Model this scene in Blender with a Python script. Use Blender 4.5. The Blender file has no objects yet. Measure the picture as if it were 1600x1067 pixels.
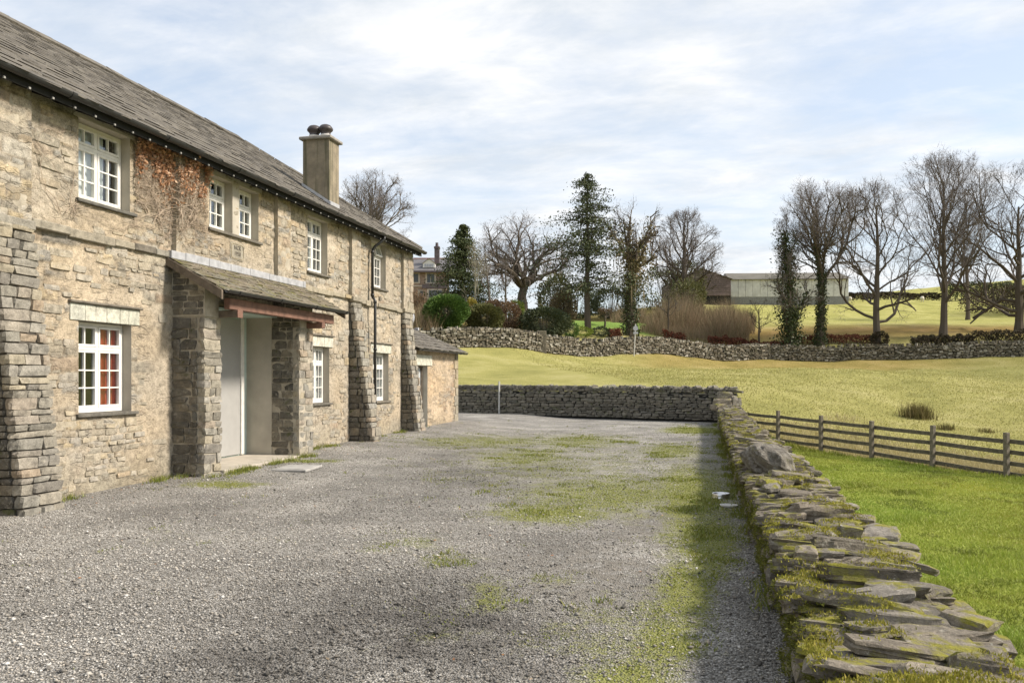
import bpy, math, random
import numpy as np
from mathutils import Matrix, Vector, Euler

# ------------------------------------------------------------------ camera, sky, sun
scene = bpy.context.scene
FPX = 1280.0
TH = math.atan(300.0 / FPX)
CT, ST = math.cos(TH), math.sin(TH)
CAMZ, HY = 1.6, 590.0

cam_d = bpy.data.cameras.new("camera")
cam_d.sensor_width = 36.0
cam_d.lens = FPX / 1600.0 * 36.0
cam_d.shift_y = (HY - 533.5) / 1600.0
cam_d.clip_start = 0.05
cam_d.clip_end = 6000.0
cam = bpy.data.objects.new("camera", cam_d)
scene.collection.objects.link(cam)
cam.location = (0, 0, CAMZ)
cam.rotation_euler = (math.radians(90), 0, TH)
scene.camera = cam

SUN_EL, SUN_AZ = math.radians(41.0), math.radians(8.0)      # azimuth measured from +x towards +y
world = bpy.data.worlds.new("World")
scene.world = world
world.use_nodes = True
wt = world.node_tree
for n in list(wt.nodes):
    wt.nodes.remove(n)

sun_d = bpy.data.lights.new("sun", 'SUN')
sun_d.energy = 3.8
sun_d.angle = math.radians(9.0)
sun_d.color = (1.0, 0.905, 0.785)
sun = bpy.data.objects.new("sun", sun_d)
scene.collection.objects.link(sun)
sv = Vector((math.cos(SUN_EL) * math.cos(SUN_AZ), math.cos(SUN_EL) * math.sin(SUN_AZ), math.sin(SUN_EL)))
sun.rotation_euler = (-sv).to_track_quat('-Z', 'Y').to_euler()
sun.location = sv * 60

vs = scene.view_settings
vs.view_transform = 'Standard'
vs.look = 'None'
vs.exposure = 0.74
vs.gamma = 1.0
vs.use_curve_mapping = False
scene.cycles.max_bounces = 6
scene.cycles.transparent_max_bounces = 12

# ------------------------------------------------------------------ node helpers
def nd(nt, typ, ins=None, **props):
    n = nt.nodes.new(typ)
    for k, v in props.items():
        setattr(n, k, v)
    for k, v in (ins or {}).items():
        s = n.inputs[k]
        if isinstance(v, bpy.types.NodeSocket):
            nt.links.new(v, s)
        else:
            s.default_value = v
    return n

def c4(c):
    return (c[0], c[1], c[2], 1.0)

def mix(nt, fac, a, b, blend='MIX'):
    n = nt.nodes.new('ShaderNodeMix')
    n.data_type = 'RGBA'
    n.blend_type = blend
    for i, v in ((0, fac), (6, a), (7, b)):
        s = n.inputs[i]
        if isinstance(v, bpy.types.NodeSocket):
            nt.links.new(v, s)
        elif i == 0:
            s.default_value = v
        else:
            s.default_value = c4(v)
    return n.outputs[2]

def math_(nt, op, a, b=0.0, clamp=False):
    n = nt.nodes.new('ShaderNodeMath')
    n.operation = op
    n.use_clamp = clamp
    for i, v in ((0, a), (1, b)):
        if isinstance(v, bpy.types.NodeSocket):
            nt.links.new(v, n.inputs[i])
        else:
            n.inputs[i].default_value = v
    return n.outputs[0]

def ramp(nt, fac, stops):
    n = nt.nodes.new('ShaderNodeValToRGB')
    nt.links.new(fac, n.inputs[0])
    el = n.color_ramp.elements
    if len(stops) == 1:
        stops = [(0.0, stops[0][1]), (1.0, stops[0][1])]
    while len(el) < len(stops):
        el.new(0.5)
    for e, (p, c) in zip(el, stops):
        e.position = p
        e.color = c4(c) if not isinstance(c, (int, float)) else (c, c, c, 1)
    return n.outputs[0]

def noise(nt, vec, scale, detail=4.0, rough=0.55, dist=0.0):
    n = nd(nt, 'ShaderNodeTexNoise', {'Scale': scale, 'Detail': detail, 'Roughness': rough, 'Distortion': dist})
    if vec is not None:
        nt.links.new(vec, n.inputs['Vector'])
    return n.outputs[0]

def obj_vec(nt, scale=(1, 1, 1), world_pos=False):
    if world_pos:
        src = nd(nt, 'ShaderNodeNewGeometry').outputs['Position']
    else:
        src = nd(nt, 'ShaderNodeTexCoord').outputs['Object']
    m = nd(nt, 'ShaderNodeMapping', {'Scale': scale})
    nt.links.new(src, m.inputs['Vector'])
    return m.outputs[0]

MATS = {}
def new_mat(name):
    m = bpy.data.materials.new(name)
    m.use_nodes = True
    nt = m.node_tree
    b = nt.nodes['Principled BSDF']
    MATS[name] = m
    return m, nt, b

def link_bump(nt, b, h, strength, dist=0.02):
    bp = nd(nt, 'ShaderNodeBump', {'Strength': strength, 'Distance': dist, 'Height': h})
    nt.links.new(bp.outputs[0], b.inputs['Normal'])

def rnd(nt):
    """a random number for each object copy and for each loose piece of a joined mesh"""
    oi = nd(nt, 'ShaderNodeObjectInfo').outputs['Random']
    gi = nd(nt, 'ShaderNodeNewGeometry').outputs['Random Per Island']
    return math_(nt, 'FRACT', math_(nt, 'ADD', oi, gi))

def simple(name, col, rough=0.6, metal=0.0, var=0.15, scale=6.0, bump=0.0, bscale=40.0, spec=0.4):
    m, nt, b = new_mat(name)
    v = obj_vec(nt, world_pos=True)
    f = noise(nt, v, scale, 5)
    lo = tuple(c * (1 - var) for c in col)
    hi = tuple(min(1, c * (1 + var)) for c in col)
    nt.links.new(ramp(nt, f, [(0.3, lo), (0.7, hi)]), b.inputs['Base Color'])
    b.inputs['Roughness'].default_value = rough
    b.inputs['Metallic'].default_value = metal
    b.inputs['Specular IOR Level'].default_value = spec
    if bump:
        link_bump(nt, b, noise(nt, v, bscale, 4), bump)
    return m

def stone_mat(name, palette, mottle=9.0, lichen=None, lichen_at=(0.6, 0.68), moss=None, moss_at=(0.5, 0.62), up=(0.1, 0.7), bump=0.5, rough=0.9, island=True):
    m, nt, b = new_mat(name)
    v = obj_vec(nt, world_pos=True)
    r = rnd(nt)
    n = len(palette)
    base = ramp(nt, r, [(i / max(1, n - 1), c) for i, c in enumerate(palette)])
    f = noise(nt, v, mottle, 8, 0.65)
    base = mix(nt, 1.0, base, ramp(nt, f, [(0.25, 0.45), (0.5, 1.0), (0.75, 1.4)]), 'MULTIPLY')
    fine = noise(nt, v, 60, 4, 0.7)
    base = mix(nt, 0.7, base, ramp(nt, fine, [(0.3, 0.6), (0.7, 1.35)]), 'MULTIPLY')
    if lichen:
        lf = noise(nt, obj_vec(nt, (1, 1, 1), True), 17, 6, 0.7, 0.4)
        base = mix(nt, ramp(nt, lf, [(lichen_at[0], 0.0), (lichen_at[1], 0.85)]), base, lichen)
    if moss:
        g = nd(nt, 'ShaderNodeNewGeometry')
        sx = nd(nt, 'ShaderNodeSeparateXYZ')
        nt.links.new(g.outputs['Normal'], sx.inputs[0])
        upf = ramp(nt, sx.outputs[2], [(up[0], 0.0), (up[1], 1.0)])
        mf = noise(nt, v, 4.2, 7, 0.68)
        mk = math_(nt, 'MULTIPLY', ramp(nt, mf, [(moss_at[0], 0.0), (moss_at[1], 1.0)]), upf)
        mc = ramp(nt, noise(nt, v, 35, 4), [(0.3, tuple(x * 0.6 for x in moss)), (0.7, moss)])
        base = mix(nt, mk, base, mc)
    nt.links.new(base, b.inputs['Base Color'])
    b.inputs['Roughness'].default_value = rough
    b.inputs['Specular IOR Level'].default_value = 0.25
    h = math_(nt, 'ADD', math_(nt, 'MULTIPLY', noise(nt, v, 14, 8, 0.7), 1.0), math_(nt, 'MULTIPLY', fine, 0.4))
    link_bump(nt, b, h, bump, 0.03)
    return m

def leaf_mat(name, cols, rough=0.6, trans=0.0):
    m, nt, b = new_mat(name)
    r = rnd(nt)
    n = len(cols)
    base = ramp(nt, r, [(i / max(1, n - 1), c) for i, c in enumerate(cols)])
    nt.links.new(base, b.inputs['Base Color'])
    b.inputs['Roughness'].default_value = rough
    b.inputs['Specular IOR Level'].default_value = 0.2
    if trans:
        t = nd(nt, 'ShaderNodeBsdfTranslucent')
        nt.links.new(base, t.inputs[0])
        ms = nd(nt, 'ShaderNodeMixShader', {0: trans})
        nt.links.new(b.outputs[0], ms.inputs[1])
        nt.links.new(t.outputs[0], ms.inputs[2])
        nt.links.new(ms.outputs[0], nt.nodes['Material Output'].inputs[0])
    return m

# ------------------------------------------------------------------ sky with thin broken cloud
sky = nd(wt, 'ShaderNodeTexSky', sky_type='NISHITA')
sky.sun_disc = False
sky.sun_elevation = SUN_EL
sky.sun_rotation = math.radians(90) - SUN_AZ
sky.air_density = 1.0
sky.dust_density = 1.6
sky.ozone_density = 1.0
tc = nd(wt, 'ShaderNodeTexCoord').outputs['Generated']
sp = nd(wt, 'ShaderNodeSeparateXYZ'); wt.links.new(tc, sp.inputs[0])
zc = math_(wt, 'ADD', math_(wt, 'MAXIMUM', sp.outputs[2], 0.0), 0.16)
cx = math_(wt, 'DIVIDE', sp.outputs[0], zc)
cy = math_(wt, 'DIVIDE', sp.outputs[1], zc)
cv = nd(wt, 'ShaderNodeCombineXYZ', {0: cx, 1: cy, 2: 0.0}).outputs[0]
def cmap(scale, rot, loc):
    m = nd(wt, 'ShaderNodeMapping', {'Scale': scale, 'Rotation': (0, 0, rot), 'Location': loc})
    wt.links.new(cv, m.inputs[0])
    return m.outputs[0]
n1 = noise(wt, cmap((0.75, 1.15, 1), 0.35, (1.7, 4.1, 0)), 1.0, 12, 0.60, 0.35)
n2 = noise(wt, cmap((1.3, 2.3, 1), 0.2, (5.2, 1.1, 0)), 1.3, 10, 0.62, 0.6)
cl = math_(wt, 'ADD', math_(wt, 'MULTIPLY', n1, 0.68), math_(wt, 'MULTIPLY', n2, 0.32))
cmask = ramp(wt, cl, [(0.41, 0.05), (0.49, 0.5), (0.575, 1.0)])
ctone = ramp(wt, noise(wt, cmap((1.6, 2.6, 1), 0.3, (2.2, 7.7, 0)), 1.5, 10, 0.62, 0.3), [(0.34, (4.05, 4.35, 4.7)), (0.62, (5.75, 5.72, 5.7))])
skyc = mix(wt, cmask, mix(wt, 0.45, sky.outputs[0], (5.0, 5.35, 5.7)), ctone)
bg = nd(wt, 'ShaderNodeBackground', {'Strength': 0.115})
wt.links.new(skyc, bg.inputs[0])
wo = nd(wt, 'ShaderNodeOutputWorld')
wt.links.new(bg.outputs[0], wo.inputs[0])
# ------------------------------------------------------------------ scene helpers
COL = scene.collection
rng = random.Random(7)
nr = np.random.default_rng(11)

def P(px, Z):
    """ground position of something seen in column px at depth Z"""
    X = (px - 800.0) / FPX * Z
    return (X * CT - Z * ST, X * ST + Z * CT)

def zpy(py, Z):
    return CAMZ + (HY - py) * Z / FPX

def y_at(px, xw):
    k = (px - 800.0) / FPX
    return xw * (CT + k * ST) / (k * CT - ST)

def projn(x, y, z):
    X = x * CT + y * ST
    Z = -x * ST + y * CT
    Zs = np.where(Z > 0.05, Z, 0.05)
    return 800 + FPX * X / Zs, HY - FPX * (z - CAMZ) / Zs, Z

def in_view(x, y, z, margin=220):
    px, py, Z = projn(x, y, z)
    return (Z > 0.5) & (px > -margin) & (px < 1600 + margin) & (py > -margin) & (py < 1067 + margin)

WORLDM = {}
def attach(o, parent):
    if parent is not None:
        o.parent = parent
        o.matrix_parent_inverse = WORLDM.get(parent.name, Matrix.Identity(4)).inverted()

def thing(name, label, cat, loc=(0, 0, 0), group=None):
    o = bpy.data.objects.new(name, None)
    o.empty_display_size = 0.2
    o.location = loc
    COL.objects.link(o)
    WORLDM[o.name] = Matrix.Translation(loc)
    tag(o, label, cat, group)
    return o

def tag(o, label=None, cat=None, group=None, kind=None):
    if label: o['label'] = label
    if cat: o['category'] = cat
    if group: o['group'] = group
    if kind: o['kind'] = kind
    return o

def mesh_np(name, V, F, smooth=False):
    V = np.asarray(V, dtype=np.float32).reshape(-1, 3)
    F = np.asarray(F, dtype=np.int32)
    k = F.shape[1]
    me = bpy.data.meshes.new(name)
    me.vertices.add(len(V))
    me.vertices.foreach_set('co', V.ravel())
    me.loops.add(F.size)
    me.loops.foreach_set('vertex_index', F.ravel())
    me.polygons.add(len(F))
    me.polygons.foreach_set('loop_start', np.arange(0, F.size, k, dtype=np.int32))
    if smooth:
        me.polygons.foreach_set('use_smooth', np.ones(len(F), dtype=bool))
    me.update(calc_edges=True)
    return me

def obj(name, me, mat=None, parent=None, kind=None):
    if mat is not None and len(me.materials) == 0:
        me.materials.append(MATS[mat] if isinstance(mat, str) else mat)
    o = bpy.data.objects.new(name, me)
    COL.objects.link(o)
    attach(o, parent)
    if kind: o['kind'] = kind
    return o

class MB:
    """collects simple solids; build() links them as one mesh object"""
    def __init__(s):
        s.v = []; s.f = []
    def add(s, V, F):
        k = len(s.v)
        s.v.extend([tuple(p) for p in V])
        s.f.extend([tuple(i + k for i in f) for f in F])
        return s
    def box(s, x0, x1, y0, y1, z0, z1):
        V = [(x, y, z) for x in (x0, x1) for y in (y0, y1) for z in (z0, z1)]
        return s.add(V, [(0, 1, 3, 2), (4, 6, 7, 5), (0, 4, 5, 1), (2, 3, 7, 6), (0, 2, 6, 4), (1, 5, 7, 3)])
    def bbox(s, x0, x1, y0, y1, z0, z1, b=0.006):
        """box with chamfered edges"""
        cx, cy, cz = (x0 + x1) / 2, (y0 + y1) / 2, (z0 + z1) / 2
        hx, hy, hz = (x1 - x0) / 2, (y1 - y0) / 2, (z1 - z0) / 2
        b = min(b, hx * .45, hy * .45, hz * .45)
        V = []; idx = {}
        for sx in (-1, 1):
            for sy in (-1, 1):
                for sz in (-1, 1):
                    for a in range(3):
                        p = [hx - b, hy - b, hz - b]
                        p[a] = (hx, hy, hz)[a]
                        idx[(sx, sy, sz, a)] = len(V)
                        V.append((cx + sx * p[0], cy + sy * p[1], cz + sz * p[2]))
        F = []
        for a in range(3):
            u, w = (a + 1) % 3, (a + 2) % 3
            for sg in (-1, 1):
                q = []
                for (su, sw) in ((-1, -1), (1, -1), (1, 1), (-1, 1)):
                    t = [0, 0, 0]; t[a] = sg; t[u] = su; t[w] = sw
                    q.append(idx[(t[0], t[1], t[2], a)])
                F.append(q if sg > 0 else q[::-1])
        for a in range(3):      # edge strips along axis a
            u, w = (a + 1) % 3, (a + 2) % 3
            for su in (-1, 1):
                for sw in (-1, 1):
                    t0 = [0, 0, 0]; t0[a] = -1; t0[u] = su; t0[w] = sw
                    t1 = list(t0); t1[a] = 1
                    q = [idx[(*t0, u)], idx[(*t1, u)], idx[(*t1, w)], idx[(*t0, w)]]
                    F.append(q if su * sw < 0 else q[::-1])
        for sx in (-1, 1):
            for sy in (-1, 1):
                for sz in (-1, 1):
                    q = [idx[(sx, sy, sz, a)] for a in range(3)]
                    F.append(q if sx * sy * sz > 0 else q[::-1])
        return s.add(V, F)
    def tube(s, pts, rad, n=8, caps=True):
        pts = [Vector(p) for p in pts]
        if isinstance(rad, (int, float)): rad = [rad] * len(pts)
        V = []; F = []
        for i, p in enumerate(pts):
            d = (pts[min(i + 1, len(pts) - 1)] - pts[max(i - 1, 0)]).normalized()
            a = d.orthogonal().normalized() if i == 0 else (a - d * a.dot(d)).normalized()
            bb = d.cross(a)
            for j in range(n):
                t = 2 * math.pi * j / n
                V.append(p + (a * math.cos(t) + bb * math.sin(t)) * rad[i])
        for i in range(len(pts) - 1):
            for j in range(n):
                F.append((i * n + j, i * n + (j + 1) % n, (i + 1) * n + (j + 1) % n, (i + 1) * n + j))
        if caps:
            F.append(tuple(range(n))[::-1]); F.append(tuple(range((len(pts) - 1) * n, len(pts) * n)))
        return s.add(V, F)
    def lathe(s, prof, cx, cy, cz, n=20):
        V = []; F = []
        for r, z in prof:
            for j in range(n):
                t = 2 * math.pi * j / n
                V.append((cx + r * math.cos(t), cy + r * math.sin(t), cz + z))
        for i in range(len(prof) - 1):
            for j in range(n):
                F.append((i * n + j, i * n + (j + 1) % n, (i + 1) * n + (j + 1) % n, (i + 1) * n + j))
        return s.add(V, F)
    def prism(s, poly, axis, a0, a1):
        """polygon (2-D) extruded along axis 0/1/2"""
        n = len(poly); V = []
        for a in (a0, a1):
            for (u, w) in poly:
                p = [u, w]; p.insert(axis, a); V.append(p)
        F = [tuple(range(n))[::-1], tuple(range(n, 2 * n))]
        for j in range(n):
            F.append((j, (j + 1) % n, n + (j + 1) % n, n + j))
        return s.add(V, F)
    def xf(s, M):
        s.v = [tuple(M @ Vector(p)) for p in s.v]
        return s
    def mesh(s, name, smooth=False):
        me = bpy.data.meshes.new(name)
        me.from_pydata(s.v, [], s.f)
        if smooth:
            me.polygons.foreach_set('use_smooth', [True] * len(me.polygons))
        me.update()
        return me
    def build(s, name, mat, parent=None, kind=None, smooth=False):
        return obj(name, s.mesh(name, smooth), mat, parent, kind)

# value noise ------------------------------------------------------
def _h(ix, iy, seed):
    n = (ix.astype(np.int64) * 374761393 + iy.astype(np.int64) * 668265263 + seed * 144665) & 0x7fffffff
    n = ((n ^ (n >> 13)) * 1274126177) & 0x7fffffff
    return ((n ^ (n >> 16)) & 0xffff) / 65535.0

def vn(x, y, seed=0):
    x = np.asarray(x, float); y = np.asarray(y, float)
    ix, iy = np.floor(x), np.floor(y)
    fx, fy = x - ix, y - iy
    fx = fx * fx * (3 - 2 * fx); fy = fy * fy * (3 - 2 * fy)
    a = _h(ix, iy, seed); b = _h(ix + 1, iy, seed); c = _h(ix, iy + 1, seed); d = _h(ix + 1, iy + 1, seed)
    return (a * (1 - fx) + b * fx) * (1 - fy) + (c * (1 - fx) + d * fx) * fy

def fbm(x, y, seed=0, oct=4):
    t = 0; a = 1; s = 0
    for i in range(oct):
        t = t + a * vn(x * 2 ** i + 17.3 * i, y * 2 ** i - 9.1 * i, seed + i); s += a; a *= 0.5
    return t / s

def sstep(a, b, x):
    t = np.clip((x - a) / (b - a), 0, 1)
    return t * t * (3 - 2 * t)

# stone shapes -------------------------------------------------------
def grid_box(nx, ny, nz):
    """surface of a unit box cut into a grid (quads)"""
    idx = {}; V = []; F = []
    def gi(i, j, k):
        if (i, j, k) not in idx:
            idx[(i, j, k)] = len(V); V.append((i / nx - .5, j / ny - .5, k / nz - .5))
        return idx[(i, j, k)]
    for i in range(nx):
        for j in range(ny):
            F.append((gi(i, j, 0), gi(i, j + 1, 0), gi(i + 1, j + 1, 0), gi(i + 1, j, 0)))
            F.append((gi(i, j, nz), gi(i + 1, j, nz), gi(i + 1, j + 1, nz), gi(i, j + 1, nz)))
    for i in range(nx):
        for k in range(nz):
            F.append((gi(i, 0, k), gi(i + 1, 0, k), gi(i + 1, 0, k + 1), gi(i, 0, k + 1)))
            F.append((gi(i, ny, k), gi(i, ny, k + 1), gi(i + 1, ny, k + 1), gi(i + 1, ny, k)))
    for j in range(ny):
        for k in range(nz):
            F.append((gi(0, j, k), gi(0, j, k + 1), gi(0, j + 1, k + 1), gi(0, j + 1, k)))
            F.append((gi(nx, j, k), gi(nx, j + 1, k), gi(nx, j + 1, k + 1), gi(nx, j, k + 1)))
    return np.array(V), np.array(F)

def stone_vf(seed, n=(3, 2, 2), rough=0.09, rnd_=0.16):
    r = np.random.default_rng(seed)
    V, F = grid_box(*n)
    V = V.copy()
    # pull corners and edges in, skew the block, roughen it
    q = np.abs(V) * 2
    cnt = (q > 0.98).sum(1)
    V *= (1 - rnd_ * np.clip(cnt - 1, 0, 2)[:, None] * r.uniform(0.2, 0.7, (len(V), 1)))
    sk = r.uniform(-0.10, 0.10, (3, 3)); np.fill_diagonal(sk, 0)
    V = V + V @ sk
    V[:, 2] *= 1 + r.uniform(-.3, .3) * V[:, 0]
    V += r.normal(0, rough * 0.45, V.shape) * np.array([0.6, 0.7, 1.0])
    return V, F

def slab_vf(seed, n=11, layers=4, top_rings=2):
    """a split slate slab: ragged outline, ledged edges, uneven top"""
    r = np.random.default_rng(seed)
    ang = np.linspace(0, 2 * np.pi, n, endpoint=False) + r.uniform(-.2, .2, n)
    ca, sa = np.cos(ang), np.sin(ang)
    p = 0.42                                            # superellipse: between oval and box
    ox = np.sign(ca) * np.abs(ca) ** p * .5
    oy = np.sign(sa) * np.abs(sa) ** p * .5
    R = 1 + r.uniform(-.16, .10, n)
    V = []; rings = []
    tilt = r.uniform(-.16, .16, 2)
    def ring(s, z, jit):
        rings.append(len(V))
        for i in range(n):
            x, y = ox[i] * R[i] * s, oy[i] * R[i] * s
            V.append((x + r.normal(0, jit), y + r.normal(0, jit), z + tilt[0] * x + tilt[1] * y + r.normal(0, jit * 1.3)))
    ring(.86, -.5, .01)
    for L in range(layers):
        z = -.42 + .84 * (L + r.uniform(-.2, .2)) / (layers - 1)
        ring(r.uniform(.90, 1.03), z, .012)
        if 0 < L < layers - 1:
            ring(r.uniform(.88, 1.02), z + .05, .012)
    for t in range(top_rings):
        ring((.72, .38)[t], .5 + r.normal(0, .06), .03)
    F = []
    for k in range(len(rings) - 1):
        a, b = rings[k], rings[k + 1]
        for i in range(n):
            F.append((a + i, a + (i + 1) % n, b + (i + 1) % n, b + i))
    V.append((0, 0, -.5)); V.append((0, 0, .5 + r.normal(0, .05)))
    cb, ctp = len(V) - 2, len(V) - 1
    a, b = rings[0], rings[-1]
    for i in range(n):
        F.append((cb, a + (i + 1) % n, a + i, a + i)); F.append((ctp, b + i, b + (i + 1) % n, b + (i + 1) % n))
    return np.array(V), F

def clean_faces(F):
    out = []
    for f in F:
        g = []
        for i in f:
            if i not in g: g.append(int(i))
        out.append(tuple(g))
    return out

def lib(name, count, fn, mat, smooth=False):
    L = []
    for i in range(count):
        V, F = fn(i)
        me = bpy.data.meshes.new(name)
        me.from_pydata([tuple(p) for p in V], [], clean_faces(F))
        if smooth: me.polygons.foreach_set('use_smooth', [True] * len(me.polygons))
        me.update()
        me.materials.append(MATS[mat])
        L.append(me)
    return L

class Stones:
    """lays stones: the first ones (by priority) become objects of their own, the rest one joined part"""
    def __init__(s, parent, vfs, mat, name='stone', smooth=False):
        s.parent, s.vfs, s.mat, s.name, s.items, s.smooth = parent, vfs, mat, name, [], smooth
    def put(s, loc, size, rot=(0, 0, 0), pri=0.0):
        s.items.append((pri, loc, size, rot, rng.randrange(len(s.vfs))))
    def finish(s, n_parts):
        s.items.sort(key=lambda t: t[0])
        meshes = {}
        for pri, loc, size, rot, k in s.items[:n_parts]:
            if k not in meshes:
                V, F = s.vfs[k]
                me = bpy.data.meshes.new(s.name)
                me.from_pydata([tuple(p) for p in V], [], clean_faces(F))
                if s.smooth: me.polygons.foreach_set('use_smooth', [True] * len(me.polygons))
                me.update()
                me.materials.append(MATS[s.mat])
                meshes[k] = me
            o = bpy.data.objects.new(s.name, meshes[k])
            o.location, o.scale, o.rotation_euler = loc, size, rot
            COL.objects.link(o)
            attach(o, s.parent)
        rest = s.items[n_parts:]
        if rest:
            VV = []; FF = []; off = 0
            for pri, loc, size, rot, k in rest:
                V, F = s.vfs[k]
                M = np.array(Euler(rot).to_matrix())
                VV.append((np.asarray(V) * np.array(size)) @ M.T + np.array(loc))
                FF.extend([tuple(i + off for i in f) for f in clean_faces(F)])
                off += len(V)
            me = bpy.data.meshes.new(s.name + '_mass')
            me.from_pydata(np.concatenate(VV).tolist(), [], FF)
            if s.smooth: me.polygons.foreach_set('use_smooth', [True] * len(me.polygons))
            me.update()
            obj(s.name, me, s.mat, s.parent, 'stuff')

def grid_mesh(name, xs, ys, zfun, mat, keep=None, smooth=True):
    X, Y = np.meshgrid(xs, ys, indexing='ij')
    Zz = zfun(X, Y)
    V = np.stack([X, Y, Zz], -1).reshape(-1, 3)
    nx, ny = len(xs), len(ys)
    I = np.arange(nx * ny).reshape(nx, ny)
    F = np.stack([I[:-1, :-1], I[1:, :-1], I[1:, 1:], I[:-1, 1:]], -1).reshape(-1, 4)
    if keep is not None:
        cx = (X[:-1, :-1] + X[1:, 1:]).reshape(-1) / 2; cyy = (Y[:-1, :-1] + Y[1:, 1:]).reshape(-1) / 2
        F = F[keep(cx, cyy)]
    return V, F, mesh_np(name, V, F, smooth)

def blades(pts, h, w, lean, seed=0):
    """one tapering triangle for every grass blade"""
    r = np.random.default_rng(seed)
    n = len(pts)
    a = r.uniform(0, 2 * np.pi, n)
    h = np.broadcast_to(h, n) * r.uniform(.55, 1.3, n)
    w = np.broadcast_to(w, n) * r.uniform(.7, 1.3, n)
    dx, dy = np.cos(a), np.sin(a)
    b = r.uniform(0, 2 * np.pi, n); L = h * lean * r.uniform(.2, 1.3, n)
    V = np.empty((n, 3, 3))
    V[:, 0] = pts + np.stack([dx * w, dy * w, np.zeros(n)], -1)
    V[:, 1] = pts - np.stack([dx * w, dy * w, np.zeros(n)], -1)
    V[:, 2] = pts + np.stack([np.cos(b) * L, np.sin(b) * L, h], -1)
    return V.reshape(-1, 3), np.arange(3 * n).reshape(n, 3)

def leaf_quads(pts, size, seed=0, up=0.0):
    """small bent leaves, two triangles each, facing anywhere"""
    r = np.random.default_rng(seed)
    n = len(pts)
    d = r.normal(size=(n, 3)); d /= np.linalg.norm(d, axis=1)[:, None]
    e = r.normal(size=(n, 3)); e -= d * (d * e).sum(1)[:, None]; e /= np.linalg.norm(e, axis=1)[:, None]
    s = (np.broadcast_to(size, n) * r.uniform(.6, 1.4, n))[:, None]
    V = np.empty((n, 4, 3))
    V[:, 0] = pts - d * s * .5
    V[:, 1] = pts + e * s * .32 + np.cross(d, e) * s * .1
    V[:, 2] = pts + d * s * .55
    V[:, 3] = pts - e * s * .32
    return V.reshape(-1, 3), np.arange(4 * n).reshape(n, 4)
# ------------------------------------------------------------------ materials
stone_mat('house_stone', [(.16, .15, .125), (.29, .262, .21), (.23, .22, .19), (.34, .295, .21), (.26, .25, .222), (.31, .245, .175), (.32, .30, .255), (.19, .175, .15)],
          lichen=(.42, .39, .32), lichen_at=(.58, .70), bump=.6)
stone_mat('wall_stone', [(.105, .09, .07), (.20, .172, .135), (.145, .13, .105), (.25, .215, .165), (.165, .145, .115), (.22, .20, .17)],
          lichen=(.40, .38, .32), lichen_at=(.585, .70), moss=(.25, .235, .035), moss_at=(.495, .585), up=(-.25, .5), bump=.8)
stone_mat('back_wall_stone', [(.10, .095, .08), (.17, .155, .125), (.13, .12, .10), (.22, .20, .16), (.15, .14, .12)],
          lichen=(.38, .38, .34), lichen_at=(.62, .72), moss=(.11, .13, .03), moss_at=(.52, .64), up=(-.2, .6), bump=.7)
stone_mat('far_wall_stone', [(.125, .11, .082), (.23, .20, .155), (.09, .08, .06), (.38, .355, .30), (.175, .148, .108), (.13, .115, .088), (.105, .095, .072)],
          moss=(.12, .12, .04), moss_at=(.5, .62), up=(-.3, .5), bump=.3)
stone_mat('slate', [(.088, .079, .066), (.128, .116, .098), (.105, .097, .085), (.155, .14, .117), (.115, .106, .092)], lichen=(.25, .23, .18), lichen_at=(.58, .72), bump=.5)
stone_mat('mossy_slate', [(.12, .105, .08), (.18, .15, .11), (.15, .14, .11)], lichen=(.34, .33, .25), lichen_at=(.56, .68),
          moss=(.17, .16, .05), moss_at=(.50, .62), up=(.3, .8), bump=.6)
stone_mat('dressed_stone', [(.26, .235, .185), (.33, .29, .215), (.24, .225, .19), (.36, .29, .18)], lichen=(.42, .41, .36), lichen_at=(.6, .72), bump=.35)
stone_mat('pale_lintel', [(.46, .46, .38), (.52, .50, .42), (.42, .43, .37)], bump=.2)
stone_mat('sill_slate', [(.12, .115, .10), (.17, .15, .12)], bump=.3)
stone_mat('boulder', [(.145, .13, .108)], lichen=(.31, .295, .255), lichen_at=(.50, .70), moss=(.18, .17, .06), moss_at=(.56, .66), up=(-.4, .4), bump=1.0)
stone_mat('shaded_weathered_stone', [(.105, .097, .08), (.18, .16, .125), (.13, .122, .102), (.225, .195, .145), (.095, .088, .074), (.16, .145, .12)], lichen=(.33, .30, .24), lichen_at=(.56, .68), moss=(.09, .10, .03), moss_at=(.54, .64), up=(-.6, .3), bump=.7)  # algae-dark stone; colour also carries part of the shade on side faces
stone_mat('facade_stone', [(.24, .215, .17), (.36, .315, .235), (.29, .265, .215), (.41, .345, .24), (.32, .295, .25), (.38, .30, .20), (.27, .245, .195), (.43, .385, .31)], lichen=(.45, .40, .32), lichen_at=(.52, .62), bump=.6)
simple('mortar', (.37, .33, .26), .95, var=.25, scale=7, bump=.5, bscale=45)
simple('plaster', (.42, .385, .32), .9, var=.14, scale=3, bump=.15)
simple('pink_render', (.40, .315, .215), .95, var=.2, scale=3, bump=.5, bscale=30)
simple('white_paint', (.72, .70, .655), .5, var=.09, scale=9)
simple('shaded_door_paint', (.36, .355, .34), .5, var=.05)  # pale door greyed to imitate the shade of the porch
simple('ceiling_white', (.50, .60, .55), .8, var=.05)
simple('pale_door', (.46, .49, .50), .5, var=.05)
simple('black_gutter', (.028, .028, .027), .38, var=.2)
simple('soffit', (.012, .012, .010), .9, var=.2)
simple('lead', (.36, .365, .38), .55, var=.2, scale=9)
simple('grey_timber', (.145, .115, .085), .85, var=.35, scale=9, bump=.4)
simple('red_timber', (.18, .098, .07), .75, var=.3, scale=7, bump=.3)
simple('interior', (.16, .14, .12), .9)
simple('red_curtain', (.55, .10, .05), .8, var=.2)
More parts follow.
